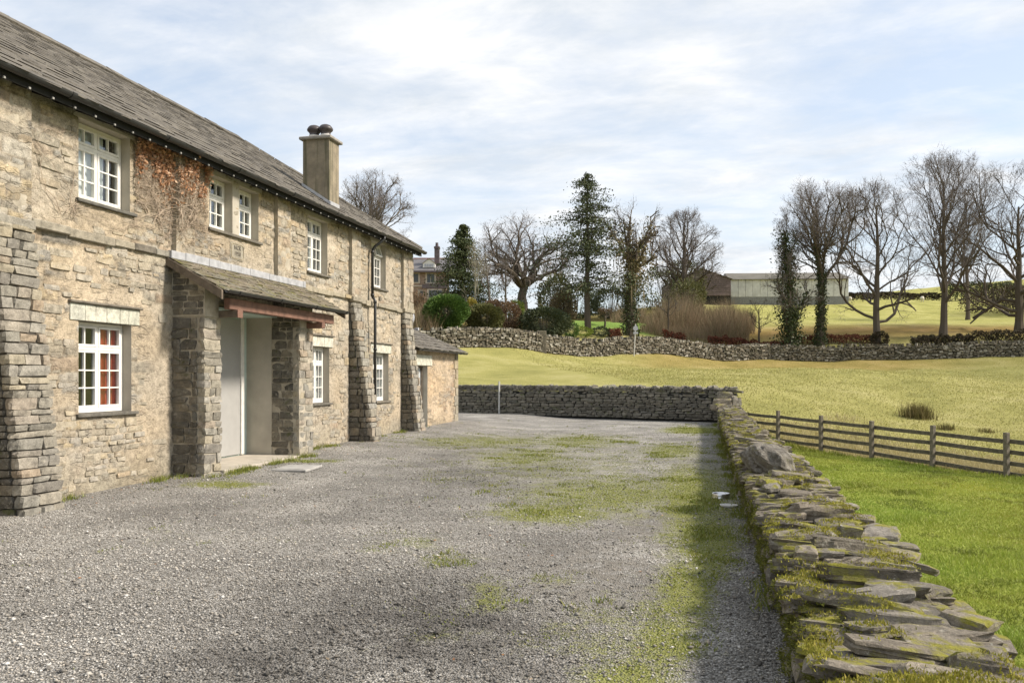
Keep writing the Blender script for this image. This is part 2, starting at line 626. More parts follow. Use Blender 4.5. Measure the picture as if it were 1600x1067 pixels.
simple('net_and_reflection', (.80, .81, .83), .8, var=.05)
simple('concrete', (.40, .36, .30), .9, var=.16, scale=5, bump=.3)
simple('manhole', (.33, .32, .30), .85, var=.2, scale=8, bump=.3)
simple('steel', (.62, .62, .63), .28, metal=1.0, var=.06)
simple('chimney_cap', (.27, .25, .225), .9, var=.2, bump=.3)
simple('chimney_pot', (.055, .045, .045), .45, var=.3)
simple('pot_band', (.55, .53, .50), .5, var=.1)
simple('rafter_tip_grey', (.30, .295, .28), .7, var=.3, scale=8)  # tips paler than the near-black rafters
simple('old_paint', (.50, .49, .46), .6, var=.2, scale=20)
simple('sign_grey', (.40, .41, .45), .5, var=.05)
simple('dead_stem', (.22, .165, .12), .9, var=.3)
simple('creeper_stem', (.36, .29, .22), .9, var=.35, scale=14)
simple('weatherboard', (.14, .105, .10), .9, var=.25, scale=3)
simple('shed_roof', (.13, .12, .10), .9, var=.2, scale=.7)
simple('shed_panel', (.56, .55, .51), .8, var=.18, scale=1.2)
simple('shed_base', (.21, .21, .20), .9, var=.2)
simple('villa_stone', (.30, .215, .165), .95, var=.4, scale=3)
simple('villa_roof', (.125, .12, .125), .8, var=.25, scale=2)
simple('villa_ridge', (.30, .13, .10), .9)
simple('villa_trim', (.50, .43, .36), .9, var=.12, scale=4)
simple('villa_chimney', (.105, .085, .09), .9, var=.3, scale=3)
simple('wool', (.62, .58, .50), .95)
simple('sheep_face', (.06, .055, .05), .9)
simple('fence_wood', (.115, .10, .075), .9, var=.4, scale=9, bump=.5)
simple('post_wood', (.17, .145, .11), .9, var=.35, scale=12, bump=.5)

# rendered chimney: damp streaks run down it
m, nt, b = new_mat('chimney_render')
v = obj_vec(nt, world_pos=True)
base = ramp(nt, noise(nt, v, 5, 7, .65), [(.3, (.17, .145, .105)), (.7, (.30, .25, .175))])
st = noise(nt, obj_vec(nt, (6, 6, .35), True), 1.0, 5)
base = mix(nt, ramp(nt, st, [(.50, 0.0), (.62, .8)]), base, (.075, .075, .04))
nt.links.new(base, b.inputs['Base Color']); b.inputs['Roughness'].default_value = .95
link_bump(nt, b, noise(nt, v, 60, 4), .4)

# rubble facade: colour per stone comes from the mesh
m, nt, b = new_mat('rubble')
v = obj_vec(nt, world_pos=True)
at = nd(nt, 'ShaderNodeAttribute', attribute_name='Col').outputs['Color']
f = noise(nt, v, 11, 9, .68)
base = mix(nt, 1.0, at, ramp(nt, f, [(.28, .50), (.48, .95), (.72, 1.32)]), 'MULTIPLY')
fine = noise(nt, v, 70, 5, .7)
base = mix(nt, .8, base, ramp(nt, fine, [(.3, .52), (.68, 1.34)]), 'MULTIPLY')
pock = noise(nt, obj_vec(nt, (1, 1, 2.2), True), 24, 5, .7)
base = mix(nt, ramp(nt, pock, [(.57, 0.0), (.66, .72)]), base, (.135, .115, .085))
nz = nd(nt, 'ShaderNodeTexNoise', {'Scale': 5.0, 'Detail': 4.0}); nt.links.new(v, nz.inputs['Vector'])
va = nd(nt, 'ShaderNodeVectorMath', operation='MULTIPLY_ADD'); nt.links.new(nz.outputs['Color'], va.inputs[0]); va.inputs[1].default_value = (1.4, 1.4, 1.4); nt.links.new(obj_vec(nt, (1.5, 3.6, 12.5), True), va.inputs[2])
ve = nd(nt, 'ShaderNodeTexVoronoi', feature='DISTANCE_TO_EDGE'); ve.inputs['Scale'].default_value = 1.0; nt.links.new(va.outputs[0], ve.inputs['Vector'])
vcl = nd(nt, 'ShaderNodeTexVoronoi'); vcl.inputs['Scale'].default_value = 1.0; nt.links.new(va.outputs[0], vcl.inputs['Vector'])
sc_ = nd(nt, 'ShaderNodeSeparateColor'); nt.links.new(vcl.outputs['Color'], sc_.inputs[0])
show = ramp(nt, noise(nt, v, 2.3, 6, .65), [(.46, 0.0), (.64, 1.0)])
crack = math_(nt, 'MULTIPLY', ramp(nt, ve.outputs['Distance'], [(.015, 1.0), (.09, 0.0)]), show)
base = mix(nt, math_(nt, 'MULTIPLY', crack, .42), base, (.13, .112, .088))
cellk = math_(nt, 'MULTIPLY', math_(nt, 'MULTIPLY', ramp(nt, sc_.outputs[0], [(.55, 0.0), (.62, 1.0)]), show), ramp(nt, ve.outputs['Distance'], [(.04, 0.0), (.12, .62)]))
base = mix(nt, cellk, base, ramp(nt, sc_.outputs[1], [(0, (.20, .178, .145)), (.4, (.28, .25, .205)), (.7, (.34, .265, .18)), (1, (.25, .24, .215))]))
nt.links.new(base, b.inputs['Base Color']); b.inputs['Roughness'].default_value = .95
b.inputs['Specular IOR Level'].default_value = .2
hh_ = math_(nt, 'SUBTRACT', math_(nt, 'ADD', f, math_(nt, 'MULTIPLY', fine, .5)), math_(nt, 'MULTIPLY', crack, .5))
link_bump(nt, b, hh_, .85, .03)

# window glass
m, nt, b = new_mat('glass')
nt.nodes.remove(b)
tr = nd(nt, 'ShaderNodeBsdfTransparent', {0: (.90, .92, .91, 1)})
gl = nd(nt, 'ShaderNodeBsdfGlossy', {0: (.95, .97, 1, 1), 'Roughness': .03})
v = obj_vec(nt, world_pos=True)
bp = nd(nt, 'ShaderNodeBump', {'Strength': .06, 'Distance': .02, 'Height': noise(nt, v, 5, 2)})
nt.links.new(bp.outputs[0], gl.inputs['Normal'])
lw = nd(nt, 'ShaderNodeLayerWeight', {'Blend': .5}).outputs['Facing']
fr = math_(nt, 'ADD', math_(nt, 'MULTIPLY', math_(nt, 'POWER', lw, 3.0), .75), .05, clamp=True)
ms = nd(nt, 'ShaderNodeMixShader', {0: fr})
nt.links.new(tr.outputs[0], ms.inputs[1]); nt.links.new(gl.outputs[0], ms.inputs[2])
nt.links.new(ms.outputs[0], nt.nodes['Material Output'].inputs[0])

# gravel: pale and dark chips, moss and mud where the mesh says so
m, nt, b = new_mat('gravel')
v = obj_vec(nt, world_pos=True)
att = nd(nt, 'ShaderNodeAttribute', attribute_name='Mask').outputs['Color']
sep = nd(nt, 'ShaderNodeSeparateColor'); nt.links.new(att, sep.inputs[0])
vor = nd(nt, 'ShaderNodeTexVoronoi', {'Scale': 70.0, 'Randomness': 1.0}); nt.links.new(v, vor.inputs['Vector'])
vc = nd(nt, 'ShaderNodeSeparateColor'); nt.links.new(vor.outputs['Color'], vc.inputs[0])
chip = ramp(nt, vc.outputs[0], [(0, (.10, .095, .085)), (.25, (.24, .23, .208)), (.5, (.34, .325, .295)), (.75, (.46, .44, .405)), (1, (.60, .58, .545))])
chip = mix(nt, ramp(nt, vor.outputs['Distance'], [(.35, 0.0), (.75, .75)]), chip, (.115, .105, .088))
big = noise(nt, v, .9, 6, .6)
chip = mix(nt, 1.0, chip, ramp(nt, big, [(.3, .62), (.5, .95), (.7, 1.38)]), 'MULTIPLY')
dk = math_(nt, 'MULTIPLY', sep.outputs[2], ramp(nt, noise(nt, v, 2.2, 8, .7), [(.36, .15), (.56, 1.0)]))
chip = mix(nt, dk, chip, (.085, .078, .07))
mudn = noise(nt, v, 6, 8, .7)
mudk = math_(nt, 'MULTIPLY', sep.outputs[1], ramp(nt, mudn, [(.42, 0.0), (.55, 1.0)]))
chip = mix(nt, mudk, chip, ramp(nt, noise(nt, v, 30, 5), [(.3, (.14, .125, .10)), (.7, (.25, .23, .20))]))
mn = math_(nt, 'ADD', math_(nt, 'MULTIPLY', noise(nt, v, 3.2, 9, .72), .6), math_(nt, 'MULTIPLY', noise(nt, v, 26, 5, .7), .4))
mn = math_(nt, 'ADD', math_(nt, 'MULTIPLY', math_(nt, 'SUBTRACT', mn, .5), 2.0), .5)
mk = math_(nt, 'SUBTRACT', math_(nt, 'ADD', mn, sep.outputs[0]), .74)
mk = math_(nt, 'MULTIPLY', mk, 2.8, clamp=True)
mossc = ramp(nt, noise(nt, v, 40, 5), [(.3, (.13, .145, .028)), (.7, (.27, .275, .06))])
chip = mix(nt, math_(nt, 'MULTIPLY', mk, .88), chip, mossc)
nt.links.new(chip, b.inputs['Base Color']); b.inputs['Roughness'].default_value = .9
b.inputs['Specular IOR Level'].default_value = .3
h = math_(nt, 'SUBTRACT', math_(nt, 'MULTIPLY', noise(nt, v, 12, 6), .4), vor.outputs['Distance'])
link_bump(nt, b, h, .9, .02)

leaf_mat('pebble', [(.08, .076, .07), (.26, .247, .225), (.17, .162, .148), (.45, .435, .405), (.125, .118, .108), (.58, .57, .545), (.32, .305, .28), (.40, .37, .325), (.215, .20, .18)], .85)
nt = MATS['pebble'].node_tree
b = nt.nodes['Principled BSDF']
cl_ = b.inputs['Base Color'].links[0].from_socket
nt.links.new(mix(nt, 1.0, cl_, nd(nt, 'ShaderNodeAttribute', attribute_name='Tone').outputs['Color'], 'MULTIPLY'), b.inputs['Base Color'])

def grass_ground(name, a, bcol, c, s1=.35, s2=14):
    m, nt, b = new_mat(name)
    v = obj_vec(nt, world_pos=True)
    f = noise(nt, v, s1, 8, .62)
    g = noise(nt, v, s2, 6, .7)
    base = ramp(nt, math_(nt, 'ADD', math_(nt, 'MULTIPLY', f, .65), math_(nt, 'MULTIPLY', g, .35)), [(.36, a), (.5, bcol), (.64, c)])
    tone = nd(nt, 'ShaderNodeAttribute', attribute_name='Tone').outputs['Color']
    base = mix(nt, 1.0, base, tone, 'MULTIPLY')
    nt.links.new(base, b.inputs['Base Color']); b.inputs['Roughness'].default_value = .95
    b.inputs['Specular IOR Level'].default_value = .1
    link_bump(nt, b, math_(nt, 'ADD', g, math_(nt, 'MULTIPLY', f, 2.0)), .8, .12)
grass_ground('field_grass', (.22, .215, .068), (.31, .292, .098), (.40, .365, .16))
grass_ground('lawn_grass', (.19, .235, .035), (.26, .31, .05), (.34, .36, .08), s1=.8, s2=30)
leaf_mat('lawn_blade', [(.23, .30, .038), (.30, .38, .058), (.37, .42, .085), (.27, .34, .048), (.44, .45, .15)], .6, .25)
nt = MATS['lawn_blade'].node_tree
b = nt.nodes['Principled BSDF']
cl_ = b.inputs['Base Color'].links[0].from_socket
tn_ = mix(nt, 1.0, cl_, nd(nt, 'ShaderNodeAttribute', attribute_name='Tone').outputs['Color'], 'MULTIPLY')
for l_ in list(cl_.links):
    if l_.to_socket.name in ('Base Color', 'Color'): nt.links.new(tn_, l_.to_socket)
leaf_mat('field_blade', [(.30, .288, .088), (.39, .362, .13), (.345, .32, .108), (.47, .425, .21)], .7, .25)
leaf_mat('straw_blade', [(.46, .39, .20), (.36, .30, .14), (.52, .46, .27), (.32, .28, .11)], .8, .2)
leaf_mat('rush_blade', [(.12, .11, .035), (.20, .16, .06), (.09, .09, .03), (.27, .20, .09)], .8, .1)
leaf_mat('weed_blade', [(.14, .18, .03), (.20, .235, .042), (.28, .265, .07), (.11, .145, .025)], .7, .2)
leaf_mat('moss_blade', [(.24, .23, .03), (.33, .30, .05), (.17, .18, .025), (.38, .32, .08)], .9, .15)
leaf_mat('dark_moss_blade', [(.10, .12, .02), (.15, .16, .03), (.20, .19, .04), (.08, .09, .016)], .9, .15)
leaf_mat('fallen_leaf', [(.30, .13, .05), (.40, .22, .10), (.22, .10, .05), (.45, .36, .24)], .8)
leaf_mat('creeper_leaf', [(.44, .24, .13), (.54, .34, .21), (.37, .20, .115), (.60, .44, .31), (.28, .16, .10), (.52, .27, .14)], .8, .2)
simple('dark_joint', (.07, .062, .05), .95, var=.3)
leaf_mat('bark', [(.095, .078, .06)], .95)
leaf_mat('grey_bark', [(.115, .10, .082)], .95)
leaf_mat('warm_bark', [(.105, .086, .068)], .95)
leaf_mat('pale_bark', [(.25, .235, .17)], .95)
leaf_mat('twig', [(.15, .13, .12), (.20, .17, .152), (.115, .10, .094)], .95)
leaf_mat('dark_twig', [(.085, .07, .055), (.12, .095, .075)], .95)
leaf_mat('pale_twig', [(.28, .255, .19), (.22, .20, .15)], .95)
leaf_mat('ivy_leaf', [(.03, .044, .017), (.052, .07, .023), (.04, .055, .02), (.095, .10, .04)], .5)
leaf_mat('dead_ivy', [(.20, .165, .10), (.26, .21, .13), (.14, .12, .07)], .9)
leaf_mat('conifer_leaf', [(.045, .06, .033), (.07, .088, .043), (.10, .112, .055), (.058, .073, .038)], .6)
leaf_mat('cypress_leaf', [(.05, .07, .03), (.085, .105, .042), (.065, .085, .034), (.12, .13, .055)], .6)
leaf_mat('laurel_leaf', [(.05, .095, .022), (.085, .15, .035), (.13, .20, .05), (.06, .115, .028)], .45, .1)
leaf_mat('olive_leaf', [(.075, .085, .03), (.12, .125, .042), (.17, .16, .065), (.09, .10, .035)], .6, .1)
leaf_mat('gold_leaf', [(.28, .24, .05), (.36, .29, .07), (.20, .19, .05)], .7, .1)
leaf_mat('lime_leaf', [(.17, .22, .035), (.22, .27, .05), (.13, .18, .03)], .6, .1)
leaf_mat('brown_leaf', [(.17, .11, .065), (.23, .15, .09), (.12, .08, .05), (.28, .19, .11)], .9, .1)
leaf_mat('red_leaf', [(.13, .045, .028), (.18, .06, .035), (.09, .035, .022), (.20, .085, .05)], .9, .1)
leaf_mat('dark_hedge', [(.05, .04, .026), (.075, .055, .035), (.045, .05, .025), (.10, .065, .04)], .9)
leaf_mat('scrub_stem', [(.22, .155, .10), (.29, .20, .13), (.17, .13, .08), (.20, .185, .10), (.34, .25, .16)], .95)
leaf_mat('villa_glass', [(.10, .11, .12)], .2)

# ------------------------------------------------------------------ terrain
CTRL = [(px, py, Z) for px, py, Z in (
    (1573, 748, 19.9), (1457, 735, 22.1), (1362, 722, 24.3), (1278, 708, 26.5), (1205, 692, 28.7),
    (1718, 765, 17.7), (1440, 664, 33), (1570, 682, 30), (1200, 645, 33), (1330, 655, 33), (1720, 700, 28),
    (800, 603, 39), (1000, 604, 38), (720, 603, 39), (620, 600, 40), (1150, 612, 36),
    (1200, 591, 43), (1330, 578, 47), (1470, 597, 44), (1600, 622, 38), (1800, 650, 34),
    (900, 576, 50), (1100, 578, 50), (700, 570, 50),
    (600, 543, 56), (720, 546, 57), (900, 556, 64), (1100, 563, 72), (1300, 564, 74), (1450, 561, 73), (1600, 556, 72), (1800, 552, 72),
    (1600, 592, 56), (1450, 579, 60), (1800, 595, 56),
    (1470, 525, 80), (1370, 536, 78), (1287, 540, 77), (1600, 525, 80), (1800, 520, 80), (985, 528, 73), (1100, 530, 80), (1180, 527, 82),
    (960, 505, 85), (918, 517, 75), (697, 515, 62), (760, 515, 66), (850, 512, 72),
    (1230, 478, 130), (1140, 476, 130), (1060, 478, 125), (1400, 470, 138), (1550, 476, 130), (1500, 500, 105), (1300, 500, 105), (1750, 470, 130),
    (690, 508, 115), (600, 508, 115), (818, 508, 100), (850, 500, 150),
    (1420, 453, 205), (1560, 441, 215), (1340, 467, 185), (1750, 430, 220), (1100, 480, 200), (900, 505, 220))]
CP = [(*P(px, Z), zpy(py, Z)) for px, py, Z in CTRL]
CP += [(1.5, 0, -.92), (8, 0, -.95), (16, 0, -1.0), (1.5, 8, -.92), (8, 8, -.93), (16, 8, -.97), (1.4, 16, -.92), (6, 16, -.92), (1.4, 24, -.85), (4, 20, -.9),
       (5, 25, -.82), (24, 10, -1.0), (30, 0, -1.1), (8, -15, -1.0), (-6, -15, -.6), (-6, 0, -.6), (-6, 12, -.6), (-6, 24, -.3), (-16, 12, 0), (-16, 30, 1.0),
       (-30, 10, 1.0), (-30, 40, 3.0), (-60, 20, 4), (-60, 90, 9), (60, 10, -1), (70, 60, 5), (110, 120, 16)]
for a in range(0, 360, 20):
    for rr in (450, 1100):
        CP.append((rr * math.cos(math.radians(a)), rr * math.sin(math.radians(a)), 9.0 if rr == 450 else 4.0))
CP = np.array(CP)
def _tps(r2):
    return np.where(r2 > 1e-9, r2 * np.log(np.maximum(r2, 1e-9)) * .5, 0)
S_ = 50.0
_n = len(CP)
_q = CP[:, :2] / S_
_A = np.zeros((_n + 3, _n + 3))
_d2 = ((_q[:, None] - _q[None]) ** 2).sum(-1)
_A[:_n, :_n] = _tps(_d2) + np.eye(_n) * 2e-4
_A[:_n, _n] = 1; _A[:_n, _n + 1:] = _q; _A[_n, :_n] = 1; _A[_n + 1:, :_n] = _q.T
_w = np.linalg.solve(_A, np.concatenate([CP[:, 2], np.zeros(3)]))
BW = [(-16.0, 34.6), (-10.2, 33.1), (-4.5, 31.9), (.95, 29.75)]      # back wall, camera side of its foot

def bw_y(x):
    return np.interp(x, [p[0] for p in BW], [p[1] for p in BW])

def terr(x, y):
    x = np.asarray(x, float); y = np.asarray(y, float)
    q = np.stack([x.ravel(), y.ravel()], -1) / S_
    out = np.empty(len(q))
    for i in range(0, len(q), 20000):
        d2 = ((q[i:i + 20000, None] - _q[None]) ** 2).sum(-1)
        out[i:i + 20000] = _tps(d2) @ _w[:_n] + _w[_n] + q[i:i + 20000] @ _w[_n + 1:]
    z = out.reshape(x.shape)
    amp = sstep(28, 40, y) * .9 + .1
    z = z + amp * ((fbm(x * .45, y * .45, 3, 3) - .5) * .22 + (fbm(x * .08, y * .08, 9, 2) - .5) * .35)
    # sinks under the yard; the step is hidden by the back wall
    dback = y - (bw_y(x) + .75)
    inside = (x < .95) & (x > -15.5)
    k = sstep(0, 1.2, dback)
    zy = np.minimum(z, -.25)
    return np.where(inside, zy * (1 - k) + z * k, z)

def tz(x, y):
    return float(terr(np.array([x]), np.array([y]))[0])

xs = np.unique(np.concatenate([np.arange(-46, 70, .7), np.geomspace(70, 1500, 34), -np.geomspace(46, 1500, 34)]))
ys = np.unique(np.concatenate([np.arange(-8, 96, .7), np.arange(96, 260, 3.0), np.geomspace(260, 1800, 26), -np.geomspace(8, 900, 20)]))
V, F, me = grid_mesh('ground', xs, ys, terr, 'field_grass')
px, py, Zd = projn(V[:, 0], V[:, 1], V[:, 2])
tone = np.ones((len(V), 4), np.float32)
def blend(k, col):
    k = np.clip(k, 0, 1)[:, None]
    tone[:, :3] = tone[:, :3] * (1 - k) + np.array(col) * k
dist = np.hypot(V[:, 0], V[:, 1])
# browner rough ground below the far wall, dull hollow on the right, straw by the fence, bright grazed slope
fw = np.array([P(a, z_) for a, z_ in ((560, 55), (690, 57), (800, 60), (900, 64), (1000, 68), (1100, 72), (1200, 74), (1300, 74), (1450, 73), (1600, 72), (1800, 72))])
def d_fw(x, y):
    d = np.full(x.shape, 1e9)
    for i in range(len(fw) - 1):
        a, b_ = fw[i], fw[i + 1]; ab = b_ - a
        t = np.clip(((x - a[0]) * ab[0] + (y - a[1]) * ab[1]) / (ab @ ab), 0, 1)
        d = np.minimum(d, np.hypot(x - a[0] - ab[0] * t, y - a[1] - ab[1] * t))
    return d
dfw = d_fw(V[:, 0], V[:, 1])
beyond = sstep(74, 79, Zd)
nb = fbm(V[:, 0] * .25, V[:, 1] * .25, 21, 3)
blend((1 - sstep(3, 9, dfw)) * sstep(930, 1060, px) * (Zd < 74) * .8, (.82, .66, .62))
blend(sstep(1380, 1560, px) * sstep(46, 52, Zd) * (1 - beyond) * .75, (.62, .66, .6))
blend((1 - sstep(0, 8, np.abs(Zd - 84))) * sstep(1000, 1080, px) * .9, (.75, .52, .5))
gl_ = sstep(880, 892, px) * (1 - sstep(1005, 1030, px)) * sstep(76, 78, Zd) * (1 - sstep(92, 94, Zd))
blend(gl_, (.52, .84, .5))
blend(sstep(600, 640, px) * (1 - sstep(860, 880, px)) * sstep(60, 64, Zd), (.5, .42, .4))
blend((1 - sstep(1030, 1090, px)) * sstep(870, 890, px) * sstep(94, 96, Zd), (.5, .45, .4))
blend(sstep(90, 100, Zd) * sstep(1100, 1180, px) * .5, (1.05, 1.1, .9))
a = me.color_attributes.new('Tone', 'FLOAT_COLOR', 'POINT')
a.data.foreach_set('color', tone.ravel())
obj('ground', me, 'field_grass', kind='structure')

# ------------------------------------------------------------------ lawn between the wall and the fence
def fence_pt(i):
    Z = 19.9 * (1 + .1105 * i)
    return P((1573 + 45 * i) / (1 + .1105 * i), Z)
FA, FB = np.array(fence_pt(0)), np.array(fence_pt(4))
FD = (FB - FA) / np.linalg.norm(FB - FA)
FN = np.array([-FD[1], FD[0]])
if FN @ (np.array([1.0, 0]) - FA) < 0: FN = -FN
def fence_side(x, y):          # >0 on the lawn side
    return (x - FA[0]) * FN[0] + (y - FA[1]) * FN[1]
def lawn_z(x, y):
    return terr(x, y) + .035 + (fbm(x * 1.3, y * 1.3, 5, 3) - .5) * .07
lx = np.arange(.95, 18, .16); ly = np.arange(-4, 32, .16)
V, F, me = grid_mesh('lawn', lx, ly, lawn_z, 'lawn_grass', keep=lambda x, y: fence_side(x, y) > -.15)
a = me.color_attributes.new('Tone', 'FLOAT_COLOR', 'POINT')
a.data.foreach_set('color', np.ones((len(V), 4), np.float32).ravel())
obj('lawn', me, 'lawn_grass', kind='structure')
n = 900000
x = nr.uniform(1.0, 17, n); y = nr.uniform(2, 31, n)
Zd = -x * ST + y * CT
ok = (fence_side(x, y) > -.1) & (nr.uniform(0, 1, n) < np.clip(9.0 / np.maximum(Zd, 1), 0.12, 1)) & in_view(x, y, -.9 + 0 * x, 160)
x, y = x[ok][:330000], y[ok][:330000]
z = lawn_z(x, y) - .004
Zd = -x * ST + y * CT
hh = .035 + .045 * sstep(.55, .75, fbm(x * .9, y * .9, 31, 2)) + .06 * (1 - sstep(0, .5, fence_side(x, y)))
V, F = blades(np.stack([x, y, z], -1), hh, .0035 + .0004 * Zd, .8, 5)
lt = (.62 + .62 * fbm(x * .55, y * .55, 33, 4)) * (1 - .35 * sstep(.62, .72, fbm(x * 1.7, y * 1.7, 36, 2)))
lr = np.clip(.75 + .5 * fbm(x * .35, y * .35, 34, 3), 0, 1.3)
me = mesh_np('lawn_blades', V, F)
a = me.color_attributes.new('Tone', 'FLOAT_COLOR', 'POINT')
a.data.foreach_set('color', np.repeat(np.stack([lt * lr, lt, lt * .95, np.ones(len(x))], -1), 3, 0).astype(np.float32).ravel())
o = obj('lawn_blades', me, 'lawn_blade', kind='stuff')
tag(o, 'short bright green lawn grass between stone wall and timber fence', 'grass')

# field grass near enough to show blades, and the straw strip behind the fence
n = 420000
Zr = 21 + 52 * nr.uniform(0, 1, n) ** 1.3
pxr = nr.uniform(640, 1760, n)
X = (pxr - 800) / FPX * Zr
x = X * CT - Zr * ST; y = X * ST + Zr * CT
ok = (fence_side(x, y) < -.05) & ((x > 1.0) | (y > bw_y(x) + 1.2)) & ~((x < .9) & (y < 29))
x, y, Zr = x[ok], y[ok], Zr[ok]
fs = -fence_side(x, y)
straw = (fs < 9) & ((-x * ST + y * CT) < 31.5 + 2 * vn(x, y, 4)) & (nr.uniform(0, 1, len(x)) < .85 * (1 - sstep(1.5, 7, fs + 3 * fbm(x * .4, y * .4, 8, 2) - 1.5)))
z = terr(x, y) - .01
g = ~straw & (nr.uniform(0, 1, len(x)) < .38 * (1 - .8 * sstep(38, 70, Zr)))
V, F = blades(np.stack([x, y, z], -1)[g], .075, .009 + .0003 * Zr[g], .9, 6)
o = obj('field_grass_blades', mesh_np('field_grass_blades', V, F), 'field_blade', kind='stuff')
tag(o, 'yellow green pasture grass on the slope beyond the yard', 'grass')
V, F = blades(np.stack([x, y, z], -1)[straw], .20, .012, .7, 7)
o = obj('straw_grass_blades', mesh_np('straw_grass_blades', V, F), 'straw_blade', kind='stuff')
tag(o, 'tall pale dry grass just behind the timber fence', 'grass')

# ------------------------------------------------------------------ gravel yard
def drive_z(x, y):
    k = sstep(-5.5, -7.6, x) if False else np.clip((-5.0 - x) / 2.6, 0, 1)
    k = k * k * (3 - 2 * k)
    rise = np.interp(y, [6, 11, 14, 20, 26, 34], [0.0, .06, .09, .13, .15, .12])
    return k * rise + (fbm(x * .7, y * .7, 41, 3) - .5) * .035 * (1 - k * .6)
dx = np.arange(-12.0, .80, .11); dy = np.arange(-6, 35.2, .13)
V, F, me = grid_mesh('gravel_yard', dx, dy, drive_z, 'gravel', keep=lambda x, y: (y < bw_y(x) + .45))
px, py, Zd = projn(V[:, 0], V[:, 1], V[:, 2])
front = V[:, 1] > 3.2
def ell(cx, cy, rx, ry, w):
    d = ((px - cx) / rx) ** 2 + ((py - cy) / ry) ** 2
    return np.where(front, w * np.exp(-d * .9), 0)
moss = np.zeros(len(V)); mud = np.zeros(len(V)); dark = np.zeros(len(V))
for e in ((1080, 775, 62, 50, .9), (1105, 850, 48, 60, .9), (1070, 930, 46, 60, .9), (1040, 1000, 60, 50, .8), (985, 1062, 100, 45, .7), (950, 775, 170, 40, .6),
          (860, 802, 110, 18, .75), (820, 715, 110, 22, .5), (1050, 705, 60, 15, .6), (1085, 672, 55, 6, .8), (760, 690, 150, 12, .5), (700, 875, 70, 15, .4), (760, 930, 34, 34, .55),
          (640, 850, 110, 18, .35), (300, 840, 140, 25, .18), (350, 757, 70, 6, .75), (480, 720, 60, 4, .6), (30, 790, 50, 8, .8), (860, 905, 60, 12, .35), (830, 1000, 80, 20, .3), (1150, 720, 20, 60, .2), (900, 690, 110, 14, .5), (890, 735, 220, 60, .36), (960, 1000, 150, 80, .38), (1120, 700, 30, 60, .3), (1090, 820, 70, 120, .6), (700, 990, 120, 40, .22)):
    moss = np.maximum(moss, ell(*e))
for e in ((930, 900, 130, 60, .95), (1000, 830, 70, 34, .8), (800, 880, 90, 24, .6), (700, 830, 120, 20, .3)):
    mud = np.maximum(mud, ell(*e))
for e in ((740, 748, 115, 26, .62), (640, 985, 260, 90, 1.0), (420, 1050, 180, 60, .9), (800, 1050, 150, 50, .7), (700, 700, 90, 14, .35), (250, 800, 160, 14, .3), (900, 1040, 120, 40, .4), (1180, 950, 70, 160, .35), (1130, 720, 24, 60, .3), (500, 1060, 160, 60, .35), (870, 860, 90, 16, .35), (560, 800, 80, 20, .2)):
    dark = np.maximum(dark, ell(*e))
MASKN = np.stack([moss, mud, dark, np.ones(len(V))], -1).astype(np.float32)
a = me.color_attributes.new('Mask', 'FLOAT_COLOR', 'POINT')
a.data.foreach_set('color', MASKN.ravel())
YARD = obj('gravel_yard', me, 'gravel', kind='structure')
mossG = moss.reshape(len(dx), len(dy)); mudG = mud.reshape(len(dx), len(dy))
def lookup(G, x, y):
    i = np.clip(((x - dx[0]) / .11).astype(int), 0, len(dx) - 1); j = np.clip(((y - dy[0]) / .13).astype(int), 0, len(dy) - 1)
    return G[i, j]

n = 640000
x = nr.uniform(-8.0, .5, n); y = nr.uniform(3.6, 24, n)
Zd = -x * ST + y * CT
dens = np.clip((6.5 / np.maximum(Zd, 1)) ** 1.7, .03, 1) * (1 - .75 * np.clip(lookup(mudG, x, y) * 1.1, 0, 1)) * (1 - .92 * np.clip(lookup(mossG, x, y) * 1.1, 0, 1))
ok = (nr.uniform(0, 1, n) < dens * .8) & in_view(x, y, 0 * x, 120)
x, y = x[ok][:110000], y[ok][:110000]
m_ = len(x)
oct_v = np.array([(1, 0, 0), (-.5, .86, 0), (-.5, -.86, 0), (0.1, 0.1, .75), (0, 0, -.6), ])
oct_f = np.array([(0, 1, 3), (1, 2, 3), (2, 0, 3), (1, 0, 4), (2, 1, 4), (0, 2, 4)])
s = nr.uniform(.0038, .0105, m_) * nr.choice([.75, .9, 1.1, 1.35, 2.1], m_, p=[.3, .3, .2, .17, .03])
ang = nr.uniform(0, 6.283, m_)
VV = oct_v[None] + nr.normal(0, .22, (m_, 5, 3))
VV = VV * s[:, None, None] * np.array([1.25, .9, .8])
ca, sa = np.cos(ang)[:, None], np.sin(ang)[:, None]
R0 = VV[..., 0] * ca - VV[..., 1] * sa; R1 = VV[..., 0] * sa + VV[..., 1] * ca
VV = np.stack([R0 + x[:, None], R1 + y[:, None], VV[..., 2] + (drive_z(x, y) + s * .35)[:, None]], -1)
FF = (oct_f[None] + 5 * np.arange(m_)[:, None, None]).reshape(-1, 3)
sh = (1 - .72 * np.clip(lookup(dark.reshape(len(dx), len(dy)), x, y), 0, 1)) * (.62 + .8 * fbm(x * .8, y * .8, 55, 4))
me = mesh_np('loose_gravel', VV.reshape(-1, 3), FF)
a = me.color_attributes.new('Tone', 'FLOAT_COLOR', 'POINT')
a.data.foreach_set('color', np.repeat(np.stack([sh, sh * .985, sh * .96, np.ones(m_)], -1), 5, 0).astype(np.float32).ravel())
o = obj('loose_gravel', me, 'pebble', kind='stuff')
tag(o, 'loose grey and white stone chippings over the yard', 'gravel')

